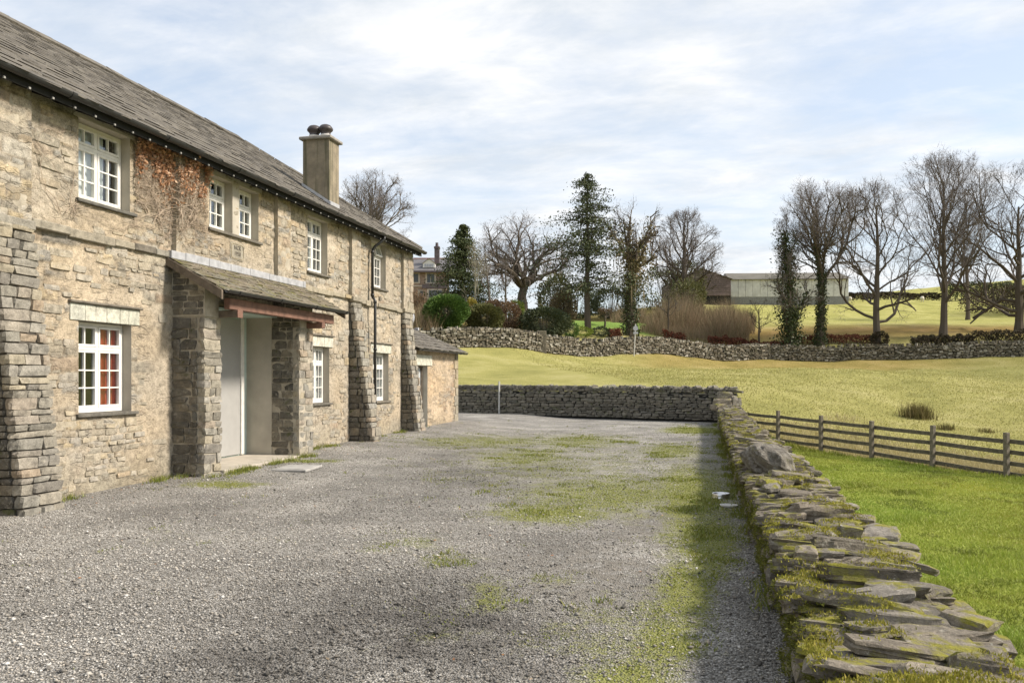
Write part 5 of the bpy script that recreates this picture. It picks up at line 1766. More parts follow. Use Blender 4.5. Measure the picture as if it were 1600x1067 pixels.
# rushes in the field
def clump(px, Z, n_, rad, h, w, mat, name, label, cat):
    x, y = P(px, Z); r = np.random.default_rng(int(px))
    pp = np.stack([x + r.normal(0, rad, n_), y + r.normal(0, rad * .8, n_), np.zeros(n_)], -1); pp[:, 2] = terr(pp[:, 0], pp[:, 1]) - .02
    V, F = blades(pp, h, w, .35, int(px)); o = obj(name, mesh_np(name, V, F), mat); return tag(o, label, cat)
clump(1434, 34.0, 900, .26, .55, .013, 'rush_blade', 'rush_clump', 'tall dark clump of rushes behind the fence', 'rushes')
clump(1478, 31.5, 200, .16, .26, .012, 'rush_blade', 'rush_clump', 'small low brown tussock right of the rush clump', 'rushes')
clump(1541, 31.0, 120, .14, .20, .012, 'rush_blade', 'rush_clump', 'faint tiny tussock farthest right behind the fence', 'rushes')
# ------------------------------------------------------------------ trees
class Tubes:
    def __init__(s): s.v = []; s.f = []
    def tube(s, pts, rad, n):
        b0 = len(s.v); L = len(pts)
        for i in range(L):
            p = pts[i]; q = pts[min(i + 1, L - 1)]; o = pts[max(i - 1, 0)]
            dx, dy, dz = q[0] - o[0], q[1] - o[1], q[2] - o[2]
            l = math.sqrt(dx * dx + dy * dy + dz * dz) or 1.0; dx /= l; dy /= l; dz /= l
            if i == 0:
                ax, ay, az = (-dy, dx, 0.0) if abs(dz) < .9 else (0.0, -dz, dy)
            else:
                k = ax * dx + ay * dy + az * dz; ax -= k * dx; ay -= k * dy; az -= k * dz
            l = math.sqrt(ax * ax + ay * ay + az * az) or 1.0; ax /= l; ay /= l; az /= l
            bx, by, bz = dy * az - dz * ay, dz * ax - dx * az, dx * ay - dy * ax
            for j in range(n):
                t = 6.28318 * j / n; c, sn = math.cos(t) * rad[i], math.sin(t) * rad[i]
                s.v.append((p[0] + ax * c + bx * sn, p[1] + ay * c + by * sn, p[2] + az * c + bz * sn))
        for i in range(L - 1):
            for j in range(n):
                k = (j + 1) % n
                s.f.append((b0 + i * n + j, b0 + i * n + k, b0 + (i + 1) * n + k, b0 + (i + 1) * n + j))
    def sliver(s, p, q, w, r):
        b0 = len(s.v); ax, ay = r.uniform(-1, 1), r.uniform(-1, 1); az = r.uniform(-.4, .4)
        s.v += [(p[0] + ax * w, p[1] + ay * w, p[2] + az * w), (p[0] - ax * w, p[1] - ay * w, p[2] - az * w), q]
        s.f.append((b0, b0 + 1, b0 + 2, b0 + 2))
    def mesh(s, name):
        me = bpy.data.meshes.new(name)
        me.from_pydata(s.v, [], [f if f[2] != f[3] else f[:3] for f in s.f]); me.update()
        return me

def grow(seed, H, R, cb, tr, tf=.9, nl1=12, up=.10, wig=.16, elev=(20, 62), tw=.013, nch=(7, 6, 6, 6), oct=0, lean=(0, 0), lenk=1.0, flat_top=1.0):
    """returns trunk-and-limb tubes, fine twigs and the limb paths (for ivy)"""
    r = random.Random(seed)
    T, W = Tubes(), Tubes(); paths = []
    z0 = (cb * H + H) / 2; hz = (H - cb * H) / 2 * 1.03
    def inside(p):
        a = (p[2] - z0) / hz
        if a > 0: a *= flat_top
        return a * a + (p[0] ** 2 + p[1] ** 2) / (R * R) < 1
    def norm(d):
        l = math.sqrt(d[0] ** 2 + d[1] ** 2 + d[2] ** 2) or 1; return (d[0] / l, d[1] / l, d[2] / l)
    def branch(p, d, length, rad, lvl):
        n = (0, 8, 6, 4, 3, 1)[lvl] if lvl < 6 else 1
        if lvl == 5:
            q = (p[0] + d[0] * length, p[1] + d[1] * length, p[2] + d[2] * length)
            W.sliver(p, q, tw, r); return
        pts = [p]; step = length / n; spawn = []
        for i in range(n):
            k = wig * (1 if lvl < 3 else 1.5)
            d = norm((d[0] + r.gauss(0, k), d[1] + r.gauss(0, k), d[2] + r.gauss(0, k) + up))
            p = (p[0] + d[0] * step, p[1] + d[1] * step, p[2] + d[2] * step)
            pts.append(p)
            if i >= (1 if lvl < 3 else 0) or n == 1: spawn.append((p, d, i / n))
            if not inside(p) and i > 0: break
        L = len(pts); rr = [rad * (1 - .72 * i / max(1, n)) for i in range(L)]
        if lvl <= 2: T.tube(pts, rr, 6 if lvl == 1 else 4); paths.append((pts, rr, lvl))
        elif lvl == 3: W.tube(pts, [max(x, tw * .55) for x in rr], 3)
        else:
            for i in range(L - 1): W.sliver(pts[i], pts[min(i + 1, L - 1)], max(tw * .9, rr[i]), r)
        m = nch[lvl - 1]
        for c in range(m):
            if not spawn: break
            sp, sd, t = spawn[min(len(spawn) - 1, int(len(spawn) * (c + r.random()) / m))]
            if lvl < 3 and not inside(sp): continue
            a = r.uniform(0, 6.283); u = norm((r.gauss(0, 1), r.gauss(0, 1), r.gauss(0, 1)))
            an = math.radians(r.uniform(24, 58)); cs, sn = math.cos(an), math.sin(an)
            dot = sum(u[i] * sd[i] for i in range(3)); u = norm(tuple(u[i] - dot * sd[i] for i in range(3)))
            nd_ = norm(tuple(sd[i] * cs + u[i] * sn for i in range(3)))
            if lvl <= 2:                                        # keep away from the trunk
                nd_ = norm((nd_[0] + sp[0] / R * .25, nd_[1] + sp[1] / R * .25, nd_[2]))
            branch(sp, nd_, length * r.uniform(.42, .66) * (1 - .25 * t), rad * r.uniform(.42, .6) * (1 - .3 * t), lvl + 1)
    # trunk
    n = 11; pts = [(0, 0, -.4)]; x = y = 0.0; top = H * tf
    for i in range(n):
        x += r.gauss(0, tr * .12) + lean[0] * top / n; y += r.gauss(0, tr * .12) + lean[1] * top / n
        pts.append((x, y, top * (i + 1) / n))
    rr = [tr * (1.35 if i == 0 else 1.0) * ((1 - .85 * (i / n)) if tf > .6 else (1 - .4 * i / n)) + .02 for i in range(n + 1)]
    T.tube(pts, rr, 8); paths.append((pts, rr, 0))
    az = r.uniform(0, 6.28)
    for k in range(nl1):
        t = (k + r.random() * .8) / nl1
        hgt = cb * H * 1.02 + (top - cb * H) * t ** 1.1 if tf > .6 else top * r.uniform(.72, 1.0)
        az += 2.4 + r.uniform(-.4, .4)
        f = hgt / top * n; i = min(n - 1, int(f)); w = f - i
        b = tuple(pts[i][j] * (1 - w) + pts[i + 1][j] * w for j in range(3)); rad = (rr[i] * (1 - w) + rr[i + 1] * w)
        e = math.radians(elev[0] + (elev[1] - elev[0]) * (t if tf > .6 else r.random()) + r.uniform(-8, 8))
        d = (math.cos(az) * math.cos(e), math.sin(az) * math.cos(e), math.sin(e))
        ln = max(R * .9, (H - hgt) * .8 if tf <= .6 else R * (1.15 - .45 * t)) * lenk * r.uniform(.8, 1.1)
        branch(b, d, ln, rad * (r.uniform(.42, .6) if tf > .6 else r.uniform(.5, .75)), 1)
    return T, W, paths

TREES = {}
def tree(name, label, px, Z, top_py, spread, cb, tr, seed, bark='bark', twig='twig', group='bare winter trees', **kw):
    x, y = P(px, Z); zb = tz(x, y); H = zpy(top_py, Z) - zb; R = spread / 2 * Z / FPX
    t = thing(name, label, 'tree', (x, y, zb), group)
    T, W, paths = grow(seed, H, R, cb, tr, **kw)
    for nm, tt, mt in (('trunk', T, bark), ('crown', W, twig)):
        me = tt.mesh(nm); me.transform(Matrix.Translation((x, y, zb))); o = obj(nm, me, mt, t)
    return t, paths, (x, y, zb), H

def add_ivy(t, paths, base, sel, n, spread, size, mat, seed, zmin=0, zmax=99, name='ivy', droop=0.0):
    r = random.Random(seed); pts = []
    cand = []
    for pp, rr, lvl in paths:
        if lvl not in sel: continue
        for i in range(len(pp) - 1):
            l = math.dist(pp[i], pp[i + 1]); cand.append((l, pp[i], pp[i + 1], rr[i]))
    tot = [c[0] * (c[3] + .12) for c in cand]
    for k in range(n):
        l, a, b, rad = r.choices(cand, tot)[0]; w = r.random()
        p = [a[j] * (1 - w) + b[j] * w for j in range(3)]
        if not zmin < p[2] < zmax: continue
        s = rad + abs(r.gauss(0, spread))
        an = r.uniform(0, 6.283)
        pts.append((base[0] + p[0] + math.cos(an) * s, base[1] + p[1] + math.sin(an) * s, base[2] + p[2] + r.gauss(0, .2) - abs(r.gauss(0, droop)) if droop else base[2] + p[2] + r.gauss(0, .2)))
    V, F = leaf_quads(np.array(pts), size, seed)
    return obj(name, mesh_np(name, V, F), mat, t, 'stuff')

# along the field wall, right to left
tree('bare_tree', 'dark spreading bare tree at the right edge of photo', 1592, 82, 274, 250, .10, .42, 1, 'bark', 'dark_twig', tf=.8, lenk=1.4, nl1=19, elev=(0, 60), wig=.22, tw=.015)
tree('bare_tree', 'tallest slender bare tree right of the row by the field wall', 1473, 80, 258, 168, .18, .34, 2, 'warm_bark', 'twig', lenk=1.35, nl1=19, elev=(34, 74), up=.15, wig=.12)
tree('bare_tree', 'rounded bare tree with low forked limbs standing third in the row', 1370, 78, 297, 168, .12, .33, 3, 'warm_bark', 'twig', lenk=1.35, nl1=18, elev=(12, 66), wig=.18)
t, pp, b0, H = tree('ivy_clad_tree', 'bare tree with ivy covered trunk right of the all green ivy tree', 1282, 77, 300, 185, .14, .34, 4, 'bark', 'twig', tf=.5, nl1=9, elev=(48, 78), up=.12, lenk=1.05, nch=(9, 7, 6, 6))
add_ivy(t, pp, b0, (0,), 2600, .16, .17, 'ivy_leaf', 1); add_ivy(t, pp, b0, (1,), 1500, .14, .17, 'ivy_leaf', 2, zmax=H * .68)
t, pp, b0, H = tree('ivy_clad_tree', 'tree wholly wrapped in dark green ivy before the long shed', 1237, 76, 328, 105, .08, .30, 5, 'bark', 'twig', tf=.85, nl1=10, elev=(40, 70), lean=(-.06, 0))
add_ivy(t, pp, b0, (0,), 5200, .55, .20, 'ivy_leaf', 3, zmin=.4); add_ivy(t, pp, b0, (1,), 2600, .30, .19, 'ivy_leaf', 4, zmax=H * .8)
tree('bare_tree', 'slim brown bare tree standing farther back beyond the tall one', 1512, 105, 322, 90, .25, .26, 6, 'warm_bark', 'twig', tf=.55, nl1=7, elev=(35, 70))
tree('bare_tree', 'tiny bare tree on the skyline of the far hill', 1414, 190, 428, 20, .3, .2, 16, 'bark', 'dark_twig', nl1=8, nch=(5, 4, 3, 2), tw=.05)
tree('bare_sapling', 'thin crooked sapling behind the red hedge', 1186, 79, 468, 60, .25, .10, 7, 'bark', 'dark_twig', tf=.8, nl1=8, nch=(5, 4, 3, 2), wig=.25, group='saplings behind the field wall')
tree('bare_sapling', 'small rounded leafless sapling on the garden lawn', 945, 80, 482, 36, .42, .09, 8, 'bark', 'brown_leaf', tf=.6, nl1=8, nch=(6, 5, 4, 3), group='saplings behind the field wall')
tree('bare_sapling', 'slender leafless sapling left of the brown thicket', 1044, 80, 448, 46, .3, .09, 9, 'bark', 'twig', tf=.85, nl1=9, nch=(5, 4, 3, 2), group='saplings behind the field wall')
# middle group
tree('bare_tree', 'round domed bare tree left of the weatherboarded barn', 1070, 105, 338, 110, .12, .46, 10, 'bark', 'twig', lenk=1.3, nl1=18, elev=(10, 70), tw=.018)
t, pp, b0, H = tree('broken_ivy_tree', 'old broken tree hung with dead ivy beside the tall conifer', 986, 74, 306, 92, .45, .42, 11, 'bark', 'dark_twig', tf=.58, nl1=7, elev=(35, 75), wig=.22, nch=(6, 5, 4, 3))
add_ivy(t, pp, b0, (0,), 3000, .28, .18, 'ivy_leaf', 5, zmax=H * .42); add_ivy(t, pp, b0, (0, 1), 2600, .40, .22, 'dead_ivy', 6, zmin=H * .35, zmax=H * .86, droop=.5)
add_ivy(t, pp, b0, (0, 1), 1600, .25, .18, 'olive_leaf', 7, zmin=H * .3, zmax=H * .92)
rr_ = random.Random(3); TT = Tubes()
for i in range(260):
    a = rr_.uniform(0, 6.28); s = abs(rr_.gauss(.9, .6)); z = rr_.uniform(.30, .74) * H; x_, y_ = b0[0] + math.cos(a) * s * (1.25 if math.cos(a) < 0 else .9), b0[1] + math.sin(a) * s
    TT.sliver((x_, y_, b0[2] + z), (x_ + rr_.gauss(0, .15), y_, b0[2] + z - rr_.uniform(.8, 2.6)), .03, rr_)
obj('hanging_stems', TT.mesh('hanging_stems'), 'dead_ivy', t, 'stuff')
tree('bare_tree', 'big spreading oak like bare tree with thick twisted limbs', 818, 92, 342, 165, .20, .62, 12, 'bark', 'twig', tf=.42, nl1=9, elev=(15, 78), wig=.26, up=.06, tw=.015, nch=(8, 7, 6, 6))
tree('bare_tree', 'slender upright bare tree left of the spreading oak', 790, 84, 385, 46, .3, .12, 13, 'grey_bark', 'twig', nl1=10, elev=(45, 75), nch=(6, 5, 4, 3))
tree('bare_tree', 'thin leaning bare tree beside the dark evergreen', 768, 82, 372, 60, .3, .12, 14, 'grey_bark', 'twig', nl1=10, elev=(40, 75), lean=(-.1, 0), nch=(6, 5, 4, 3))
t, pp, b0, H = tree('pale_multistem_tree', 'pale grey many stemmed bare tree in front of dark evergreen', 742, 72, 384, 92, .10, .10, 15, 'pale_bark', 'pale_twig', tf=.75, nl1=6, elev=(58, 82), up=.05, nch=(6, 5, 4, 2), tw=.016)
# behind the farmhouse
tree('bare_tree', 'large bare tree rising behind the farmhouse roof', 578, 95, 270, 130, .25, .40, 17, 'grey_bark', 'twig', tf=.55, nl1=9, elev=(35, 78), nch=(8, 7, 6, 6), tw=.016)
tree('bare_tree', 'lower bare tree right of the large one behind roof', 622, 92, 338, 58, .3, .22, 18, 'grey_bark', 'dark_twig', tf=.7, nl1=9, elev=(10, 55), nch=(6, 5, 4, 3))

def conifer(name, label, px, Z, top_py, spread, cb, tr, seed, mat, nb=110, droop=.25, gap=.3, leaf=.22, per=60, power=.8, base_bulge=1.0, width=.34):
    x, y = P(px, Z); zb = tz(x, y); H = zpy(top_py, Z) - zb; R = spread / 2 * Z / FPX
    t = thing(name, label, 'tree', (x, y, zb), 'evergreen trees')
    r = random.Random(seed); T = Tubes()
    pts = [(x + r.gauss(0, .05), y + r.gauss(0, .05), zb - .4 + (H + .4) * i / 9) for i in range(10)]
    T.tube(pts, [tr * (1 - .95 * i / 9) + .02 for i in range(10)], 8)
    LP = []
    for k in range(nb):
        u = r.random() ** .85; h = cb + (1 - cb) * u
        L = R * ((1 - u) ** power * base_bulge + .05) * r.uniform(.35, 1.12)
        if r.random() < gap: L *= .45
        a = r.uniform(0, 6.283); px_, py_, pz_ = x, y, zb + H * h
        seg = [(px_, py_, pz_)]; e = r.uniform(-.1, .35)
        for i in range(4):
            px_ += math.cos(a) * L / 4; py_ += math.sin(a) * L / 4; pz_ += L / 4 * (e - droop * i * .35); seg.append((px_, py_, pz_))
        T.tube(seg, [max(.012, .05 * (1 - i / 5) * min(1, L)) for i in range(5)], 3)
        for i in range(int(per * (.35 + L / R))):
            w = r.random() ** .7; f = w * 4; j = min(3, int(f)); g = f - j
            p = [seg[j][q] * (1 - g) + seg[j + 1][q] * g for q in range(3)]
            s = width * L * .5 * (1.1 - w * .6) + .1
            LP.append((p[0] + r.gauss(0, s), p[1] + r.gauss(0, s), p[2] + r.gauss(0, s * .35) - abs(r.gauss(0, .16))))
    me = T.mesh('trunk'); obj('trunk', me, 'bark', t)
    V, F = leaf_quads(np.array(LP), leaf, seed); obj('crown', mesh_np('crown', V, F), mat, t)
    return t
conifer('tall_conifer', 'tall ragged conifer with bare lower trunk in the centre', 918, 74, 272, 150, .24, .30, 1, 'conifer_leaf', nb=190, droop=.42, gap=.35, per=85, base_bulge=1.45, power=.62, leaf=.17)
conifer('broad_conifer', 'broad dark evergreen right of the red roofed villa', 724, 98, 351, 146, .0, .35, 2, 'cypress_leaf', nb=330, droop=.12, gap=.08, per=100, base_bulge=1.1, power=.95, leaf=.21, width=.4)

def bush(name, label, px, Z, rx_px, top_py, bot_py, mat, n, leaf, seed, group='garden shrubs', cat='shrub', stems=True, lumps=.22, shell=.3, wide=1.0):
    x, y = P(px, Z); zb = tz(x, y); top = zpy(top_py, Z); R = rx_px * Z / FPX; Hh = top - zb + .1
    t = thing(name, label, cat, (x, y, zb), group)
    r = np.random.default_rng(seed)
    d = r.normal(size=(n, 3)); d /= np.linalg.norm(d, axis=1)[:, None]
    ll = fbm(d[:, 0] * 2.6 + seed, d[:, 1] * 2.6 + d[:, 2] * 2.1, seed, 3)
    k = (1 - shell * r.uniform(0, 1, n) ** 1.6) * (1 + (ll - .5) * 2 * lumps)
    pp = d * k[:, None] * np.array([R, R * wide, Hh * .52]) + np.array([x, y, zb + Hh * .5])
    pp[:, 2] = np.maximum(pp[:, 2], zb + .02 + r.uniform(0, .2, n))
    V, F = leaf_quads(pp, leaf, seed); obj('foliage', mesh_np('foliage', V, F), mat, t)
    if stems:
        T = Tubes(); q = random.Random(seed)
        for i in range(14):
            a = q.uniform(0, 6.28); s = q.uniform(.2, .75)
            T.tube([(x + math.cos(a) * .1 * R, y + math.sin(a) * .1 * R, zb - .1), (x + math.cos(a) * R * s * .6, y + math.sin(a) * R * s * .6, zb + Hh * .45), (x + math.cos(a) * R * s, y + math.sin(a) * R * s, zb + Hh * .8)], [.05, .035, .015], 4)
        obj('stem', T.mesh('stem'), 'bark', t)
    return t
bush('round_laurel', 'large round glossy green shrub behind the field wall', 697, 62, 36, 462, 516, 'laurel_leaf', 13000, .15, 1, lumps=.14, shell=.5)
bush('laurel', 'smaller olive green shrub right of the large round one', 757, 64, 30, 478, 516, 'olive_leaf', 8500, .15, 2, shell=.5)
bush('dark_shrub', 'low dark green shrub beneath the spreading oak', 850, 68, 42, 482, 516, 'conifer_leaf', 8000, .16, 3, shell=.5)
bush('yew_bush', 'dark clipped looking evergreen right of the oak trunk', 868, 80, 26, 432, 500, 'olive_leaf', 4200, .19, 4, lumps=.3)
bush('brown_bush', 'tangled brown bush left of the tall conifer', 880, 76, 22, 455, 512, 'dead_ivy', 3600, .17, 5, lumps=.3, shell=.6)
bush('beech_bush', 'russet brown beech bush below the slender trees', 796, 68, 20, 474, 512, 'brown_leaf', 3200, .14, 6, shell=.5)
bush('beech_bush', 'brown leafy bush between laurel and oak', 772, 72, 18, 470, 510, 'brown_leaf', 2200, .15, 7, shell=.5)
bush('gold_bush', 'yellow leaved bush peeping between the two green shrubs', 737, 68, 12, 468, 500, 'gold_leaf', 1300, .15, 8)
bush('lime_hedge', 'bright lime green clipped bush at the garden lawn edge', 884, 78, 8, 484, 506, 'lime_leaf', 1100, .15, 9)
bush('lime_hedge', 'yellow green shrub glimpsed left of the oak trunk', 806, 90, 14, 470, 500, 'lime_leaf', 1200, .17, 19)
bush('russet_shrub', 'tall leafless russet shrub in front of the villa', 650, 66, 18, 458, 512, 'brown_leaf', 2600, .11, 10, lumps=.3, shell=.9)
bush('low_shrub', 'low green plants at the conifer foot', 912, 71, 16, 512, 524, 'lime_leaf', 900, .12, 11, stems=False)
bush('low_shrub', 'small dark shrub right of the conifer foot', 938, 72, 14, 512, 524, 'conifer_leaf', 900, .13, 12, stems=False)
bush('low_shrub', 'dark green plants left of the conifer foot', 893, 70, 12, 506, 520, 'laurel_leaf', 900, .12, 20, stems=False)
bush('far_evergreen', 'dark evergreen mass behind the domed bare tree', 1040, 118, 46, 420, 480, 'cypress_leaf', 3600, .27, 13, lumps=.35)
bush('far_evergreen', 'green bush against the weatherboarded barn', 1070, 108, 34, 408, 482, 'olive_leaf', 7000, .19, 14, lumps=.3)
bush('far_evergreen', 'dark evergreen between tall conifer and broken tree', 955, 108, 36, 452, 500, 'conifer_leaf', 3000, .26, 15, lumps=.3)
bush('far_evergreen', 'dark shrubbery behind the yew and brown bush', 900, 112, 40, 448, 500, 'cypress_leaf', 3000, .26, 16, lumps=.3)
bush('far_evergreen', 'olive bush at the foot of the domed bare tree', 1075, 100, 28, 440, 490, 'olive_leaf', 2600, .22, 17, lumps=.3)
bush('tree_foot_brush', 'brown brushwood round the foot of the third tree', 1374, 77, 14, 520, 538, 'dark_hedge', 1400, .15, 18, stems=False)
bush('dark_thicket', 'dark leafy thicket low at the right edge', 1585, 112, 80, 448, 490, 'dark_hedge', 9000, .20, 21, lumps=.35, shell=.8)

def hedge(name, label, p0, p1, h, w, mat, n, leaf, seed):
    a, b = np.array(P(*p0)), np.array(P(*p1)); t = np.array([0.0])
    th_ = thing(name, label, 'hedge', (*((a + b) / 2), tz(*((a + b) / 2))), 'hedges along the field wall')
    r = np.random.default_rng(seed); u = r.uniform(0, 1, n); d = (b - a) / np.linalg.norm(b - a); nn = np.array([-d[1], d[0]])
    s = r.uniform(-1, 1, n); hz = r.uniform(0, 1, n) ** .6
    c = a + np.outer(u, b - a) + np.outer(s * w * (1 - .4 * hz), nn)
    z = terr(c[:, 0], c[:, 1]) + hz * h * (.8 + .4 * fbm(u * 14, u * 0 + seed, seed, 2))
    V, F = leaf_quads(np.column_stack([c, z]), leaf, seed); obj('foliage', mesh_np('foliage', V, F), mat, th_)
    T = Tubes(); q = random.Random(seed)
    for i in range(40):
        k = q.random(); p = a + (b - a) * k; z = tz(*p); T.tube([(p[0], p[1], z - .1), (p[0] + q.gauss(0, .2), p[1] + q.gauss(0, .2), z + h * .8)], [.03, .012], 3)
    obj('stem', T.mesh('stem'), 'bark', th_)
hedge('beech_hedge', 'low red brown hedge left of the ivy wrapped tree', (1106, 77), (1232, 76), 1.15, .5, 'red_leaf', 5200, .14, 1)
hedge('beech_hedge', 'short red brown hedge just right of the sign', (1036, 75), (1070, 75.5), 1.1, .45, 'red_leaf', 1500, .14, 2)
hedge('beech_hedge', 'tiny red brown hedge left of the broken tree', (951, 72), (970, 72.5), .7, .4, 'red_leaf', 800, .13, 3)
hedge('scrub_hedge', 'dull red brush hedge between the ivy trees and third tree', (1240, 77.5), (1362, 78), .8, .5, 'red_leaf', 2600, .15, 4)
hedge('dark_hedge', 'dark brown hedge under the tall slender tree', (1425, 76.5), (1520, 76), 1.1, .6, 'dark_hedge', 4200, .16, 5)
hedge('dark_hedge', 'dark brown hedge running off at the right edge', (1520, 76), (1700, 75.5), 1.5, .6, 'dark_hedge', 5200, .16, 6)
hedge('far_hedge', 'long dark hedge line across the far hillside', (1316, 142), (1470, 140), 1.3, .8, 'dark_hedge', 4600, .26, 7)
hedge('far_hedge', 'tall dark hedge on the hillside behind the right hand trees', (1470, 140), (1720, 132), 3.2, 1.2, 'cypress_leaf', 6800, .32, 8)
# brown thicket: nobody could count its stems
r = np.random.default_rng(77)
VV = []; FF = []; off = 0
for (pa, pb, za, zb_, hh, n_, sd) in ((1010, 1180, 84, 98, 2.7, 10000, 1), (1000, 1120, 78, 84, 1.1, 3500, 2), (955, 1010, 88, 100, 2.0, 1800, 3), (640, 690, 60, 66, 1.6, 1500, 4), (1100, 1170, 80, 86, 2.0, 2500, 5)):
    pxx = r.uniform(pa, pb, n_); Zz = r.uniform(za, zb_, n_); X = (pxx - 800) / FPX * Zz
    pp = np.stack([X * CT - Zz * ST, X * ST + Zz * CT, np.zeros(n_)], -1); pp[:, 2] = terr(pp[:, 0], pp[:, 1])
    edge = np.minimum(pxx - pa, pb - pxx) / (pb - pa)
    V, F = blades(pp, hh * (.45 + .55 * sstep(0, .25, edge)) * (.35 + 1.3 * fbm(pxx * .06, Zz * .3, sd, 3)) , .014, .5, sd)
    VV.append(V); FF.append(F + off); off += len(V)
o = obj('brown_thicket', mesh_np('brown_thicket', np.concatenate(VV), np.concatenate(FF)), 'scrub_stem', kind='stuff')
tag(o, 'mass of bare brown scrub stems beyond the field wall', 'thicket')

# ------------------------------------------------------------------ round sign on a pole
sx, sy = P(993, 66.5); sz = tz(sx, sy)
sg = thing('round_sign', 'small round grey sign on a pale pole behind the field wall', 'sign', (sx, sy, sz))
Ms = Matrix.Translation((sx, sy, sz)) @ Matrix.Rotation(TH, 4, 'Z')
zz = zpy(513, 66.5) - sz
MB().tube([(-.12, 0, 0), (0, 0, zz + .35)], .045, 8).xf(Ms).build('pole', 'old_paint', sg)
MB().tube([(0, -.07, zz), (0, -.045, zz)], .20, 18).xf(Ms).build('round_plate', 'sign_grey', sg)
MB().bbox(-.19, .19, -.075, -.045, zz - .46, zz - .30, .01).xf(Ms).build('lower_plate', 'sign_grey', sg)

# ------------------------------------------------------------------ villa among the trees
VZ = 118.0
vx, vy = P(680, VZ); vb = min(tz(vx, vy), zpy(500, VZ)) - .5
villa = thing('stone_villa', 'tall reddish stone villa with slate roof and white dormer', 'house', (vx, vy, vb))
Mv = Matrix.Translation((vx, vy, 0)) @ Matrix.Rotation(TH, 4, 'Z')
U = VZ / FPX
def lx(p): return (p - 680) * U
def lz(p): return zpy(p, VZ)
def vbld(m_, name, mat, parent=villa): return m_.xf(Mv).build(name, mat, parent)
vbld(MB().box(lx(590), lx(694), 0, 9, vb, lz(424)), 'wall', 'villa_stone')
vbld(MB().box(lx(662), lx(697), -1.2, -.01, vb, lz(452)), 'bay_wall', 'villa_stone')
vbld(MB().box(lx(661), lx(698), -1.35, .02, lz(452), lz(446)), 'bay_roof', 'villa_chimney')
vbld(MB().prism([(-.7, lz(424)), (4.5, lz(397)), (9.7, lz(424))], 0, lx(582), lx(716)), 'roof', 'villa_roof')
vbld(MB().box(lx(640), lx(716), 4.35, 4.65, lz(398), lz(396)), 'ridge', 'villa_ridge')
vbld(MB().box(lx(640), lx(716), -.8, -.6, lz(426.5), lz(424)), 'gutter', 'villa_chimney')
dm = vbld(MB().prism([(lx(660.5), lz(418)), (lx(679.5), lz(418)), (lx(679.5), lz(411)), (lx(670), lz(404)), (lx(660.5), lz(411))], 1, .2, 3.0), 'dormer', 'white_paint')
m = MB().add([(lx(659.5), -.0, lz(411.5)), (lx(670), -.0, lz(403.2)), (lx(670), 4, lz(403.2)), (lx(659.5), 4, lz(411.5))], [(0, 1, 2, 3)]); m.add([(lx(680.5), -.0, lz(411.5)), (lx(670), -.0, lz(403.2)), (lx(670), 4, lz(403.2)), (lx(680.5), 4, lz(411.5))], [(3, 2, 1, 0)])
vbld(m, 'dormer_roof', 'villa_trim', dm)
for i in range(4): vbld(MB().box(lx(663 + i * 3.7), lx(665.9 + i * 3.7), .15, .195, lz(417), lz(412.3)), 'pane', 'sign_grey', dm)
c_ = vbld(MB().box(lx(677.5), lx(685), 1.2, 2.2, lz(415), lz(384)), 'chimney', 'villa_chimney')
vbld(MB().box(lx(676.8), lx(685.7), 1.1, 2.3, lz(386), lz(383)), 'chimney_cap', 'villa_chimney', c_)
vbld(MB().lathe([(.25, 0), (.2, .5), (.22, .6)], lx(681), 1.7, lz(383), 10), 'chimney_pot', 'villa_chimney', c_)
for (a, b_, c0, c1, k) in ((646, 654, 441, 428, 1), (667, 679, 441.5, 428, 2), (655, 663, 466, 455, 1), (671, 692, 466, 455, 3), (672, 692, 480, 468, 3)):
    yy = -1.2 if a > 668 and c0 > 450 else 0
    w_ = vbld(MB().bbox(lx(a - 2.2), lx(b_ + 2.2), yy - .10, yy + .05, lz(c0 + 2), lz(c1 - 2), .03), 'window', 'villa_trim')
    for q in range(k):
        e0 = a + (b_ - a) * q / k + .5; e1 = a + (b_ - a) * (q + 1) / k - .5
        vbld(MB().box(lx(e0), lx(e1), yy - .14, yy - .104, lz(c0), lz(c1)), 'pane', 'villa_glass', w_)
vbld(MB().box(lx(590), lx(695), -.12, -.005, lz(448), lz(446)), 'string_course', 'villa_trim')

# ------------------------------------------------------------------ barns on the hill
BZ = 132.0
bx, by = P(1142, BZ); bb = tz(bx, by)
def U2(p): return (p - 1142) * BZ / FPX
def bz(p): return zpy(p, BZ)
Mb = Matrix.Translation((bx, by, 0)) @ Matrix.Rotation(TH - .06, 4, 'Z')
shed = thing('long_shed', 'long low farm shed with pale cladding and grey roof', 'barn', (bx, by, bb))
MB().box(.05, U2(1322), .12, 9, bb - 2, bz(437)).xf(Mb).build('wall', 'shed_base', shed)
MB().box(.0, U2(1322), 0, .115, bb - 2, bz(464)).xf(Mb).build('base_wall', 'shed_base', shed)
n_ = 16; W_ = U2(1322) / n_
for i in range(n_):
    MB().bbox(i * W_ + .02, (i + 1) * W_ - .02, rng.uniform(-.03, .0), .11, bz(464), bz(437), .02).xf(Mb).build('cladding_panel', 'shed_panel', shed)
MB().add([(-.3, -.5, bz(437)), (U2(1326), -.5, bz(437)), (U2(1322), 5, bz(421)), (0, 5, bz(421)), (-.3, 10, bz(437)), (U2(1326), 10, bz(437))], [(0, 1, 2, 3), (3, 2, 5, 4)]).xf(Mb).build('roof', 'shed_roof', shed)
MB().add([(0, .1, bz(437)), (0, 9, bz(437)), (0, 5, bz(421.5)), (U2(1322), .1, bz(437)), (U2(1322), 9, bz(437)), (U2(1322), 5, bz(421.5))], [(0, 1, 2), (3, 5, 4)]).xf(Mb).build('gable', 'shed_base', shed)
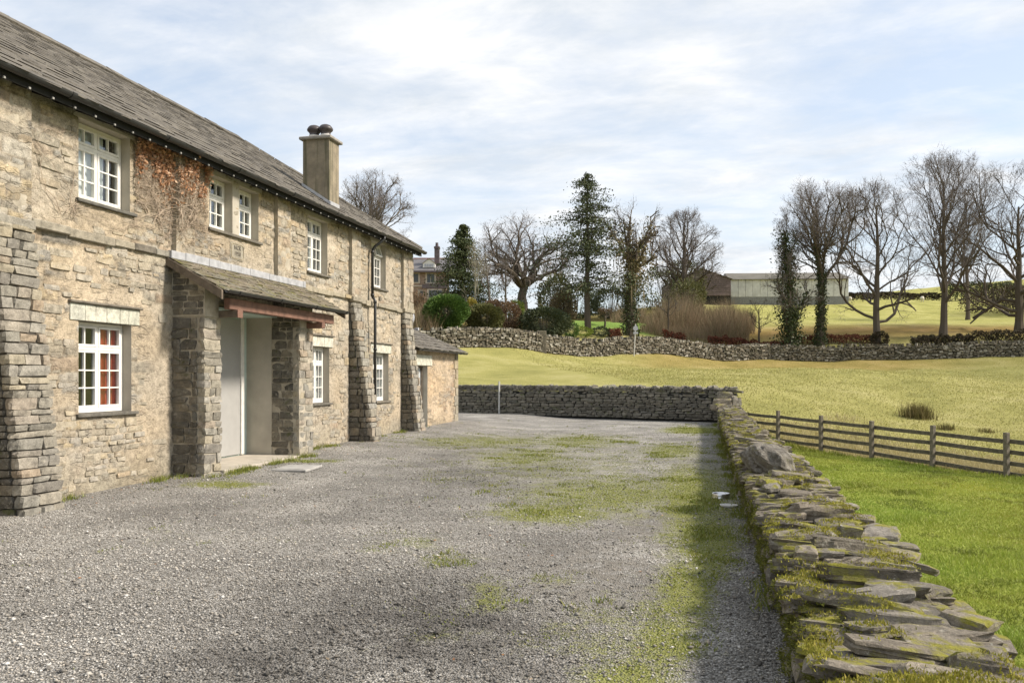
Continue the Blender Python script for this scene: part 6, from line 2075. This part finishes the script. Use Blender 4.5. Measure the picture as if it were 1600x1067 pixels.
barn = thing('weatherboard_barn', 'dark weatherboarded barn gable left of the long shed', 'barn', (*P(1110, 126), tz(*P(1110, 126))))
ax, ay = P(1142, 126); Ma = Matrix.Translation((ax, ay, 0)) @ Matrix.Rotation(TH, 4, 'Z')
def ua(p): return (p - 1142) * 126 / FPX
def za(p): return zpy(p, 126)
ab = za(478)
MB().prism([(ua(1056), ab - 2), (0, ab - 2), (0, za(436)), (ua(1098), za(421)), (ua(1056), za(436))], 1, .1, 12).xf(Ma).build('wall', 'soffit', barn)
k = 462
while k > 422:
    hw0 = (1 if k > 436 else max(0, 1 - (436 - k) / 15))
    MB().bbox(ua(1098) - hw0 * ua(1100) * -1 if False else ua(1098) + hw0 * ua(1098), ua(1098) - hw0 * ua(1098), rng.uniform(-.02, .02), .095, za(k), za(k - 2.9), .02).xf(Ma).build('board', 'weatherboard', barn)
    k -= 3.1
MB().add([(.3, -.3, za(436.6)), (ua(1098), -.3, za(419.8)), (ua(1098), 12.2, za(419.8)), (.3, 12.2, za(436.6))], [(0, 1, 2, 3)]).add([(ua(1054), -.3, za(436.6)), (ua(1098), -.3, za(419.8)), (ua(1098), 12.2, za(419.8)), (ua(1054), 12.2, za(436.6))], [(3, 2, 1, 0)]).xf(Ma).build('roof', 'shed_roof', barn)

# ------------------------------------------------------------------ sheep far off
for i, (pxs, Zs, lab) in enumerate(((1556, 128, 'tiny white sheep grazing on the far right slope'), (1441, 134, 'tiny white sheep near the far hedge behind tall tree'), (1326, 134, 'tiny white sheep beside the far end of the shed'))):
    x, y = P(pxs, Zs); z = tz(x, y)
    V, F = blob_vf(40 + i, 12, 8, .08)
    M = Matrix.Translation((x, y, z)) @ Matrix.Rotation(TH + i, 4, 'Z')
    t = thing('sheep', lab, 'sheep', (x, y, z), 'sheep grazing on the hill')
    m = MB().add([(a * 1.05, b_ * .55, c * .58 + .62) for a, b_, c in V], F)
    V2, F2 = blob_vf(50 + i, 10, 7, .05); 
    m.tube([(.38, 0, .72), (.52, 0, .66), (.62, 0, .50), (.66, 0, .40)], [.17, .13, .10, .06], 8)
    for a_, b2 in ((.32, .14), (.32, -.14), (-.32, .14), (-.32, -.14)): m.tube([(a_, b2, .5), (a_ + .01, b2, .25), (a_ - .01, b2, 0)], [.07, .04, .035], 6)
    m.xf(M).build('body', 'wool', t, smooth=True)
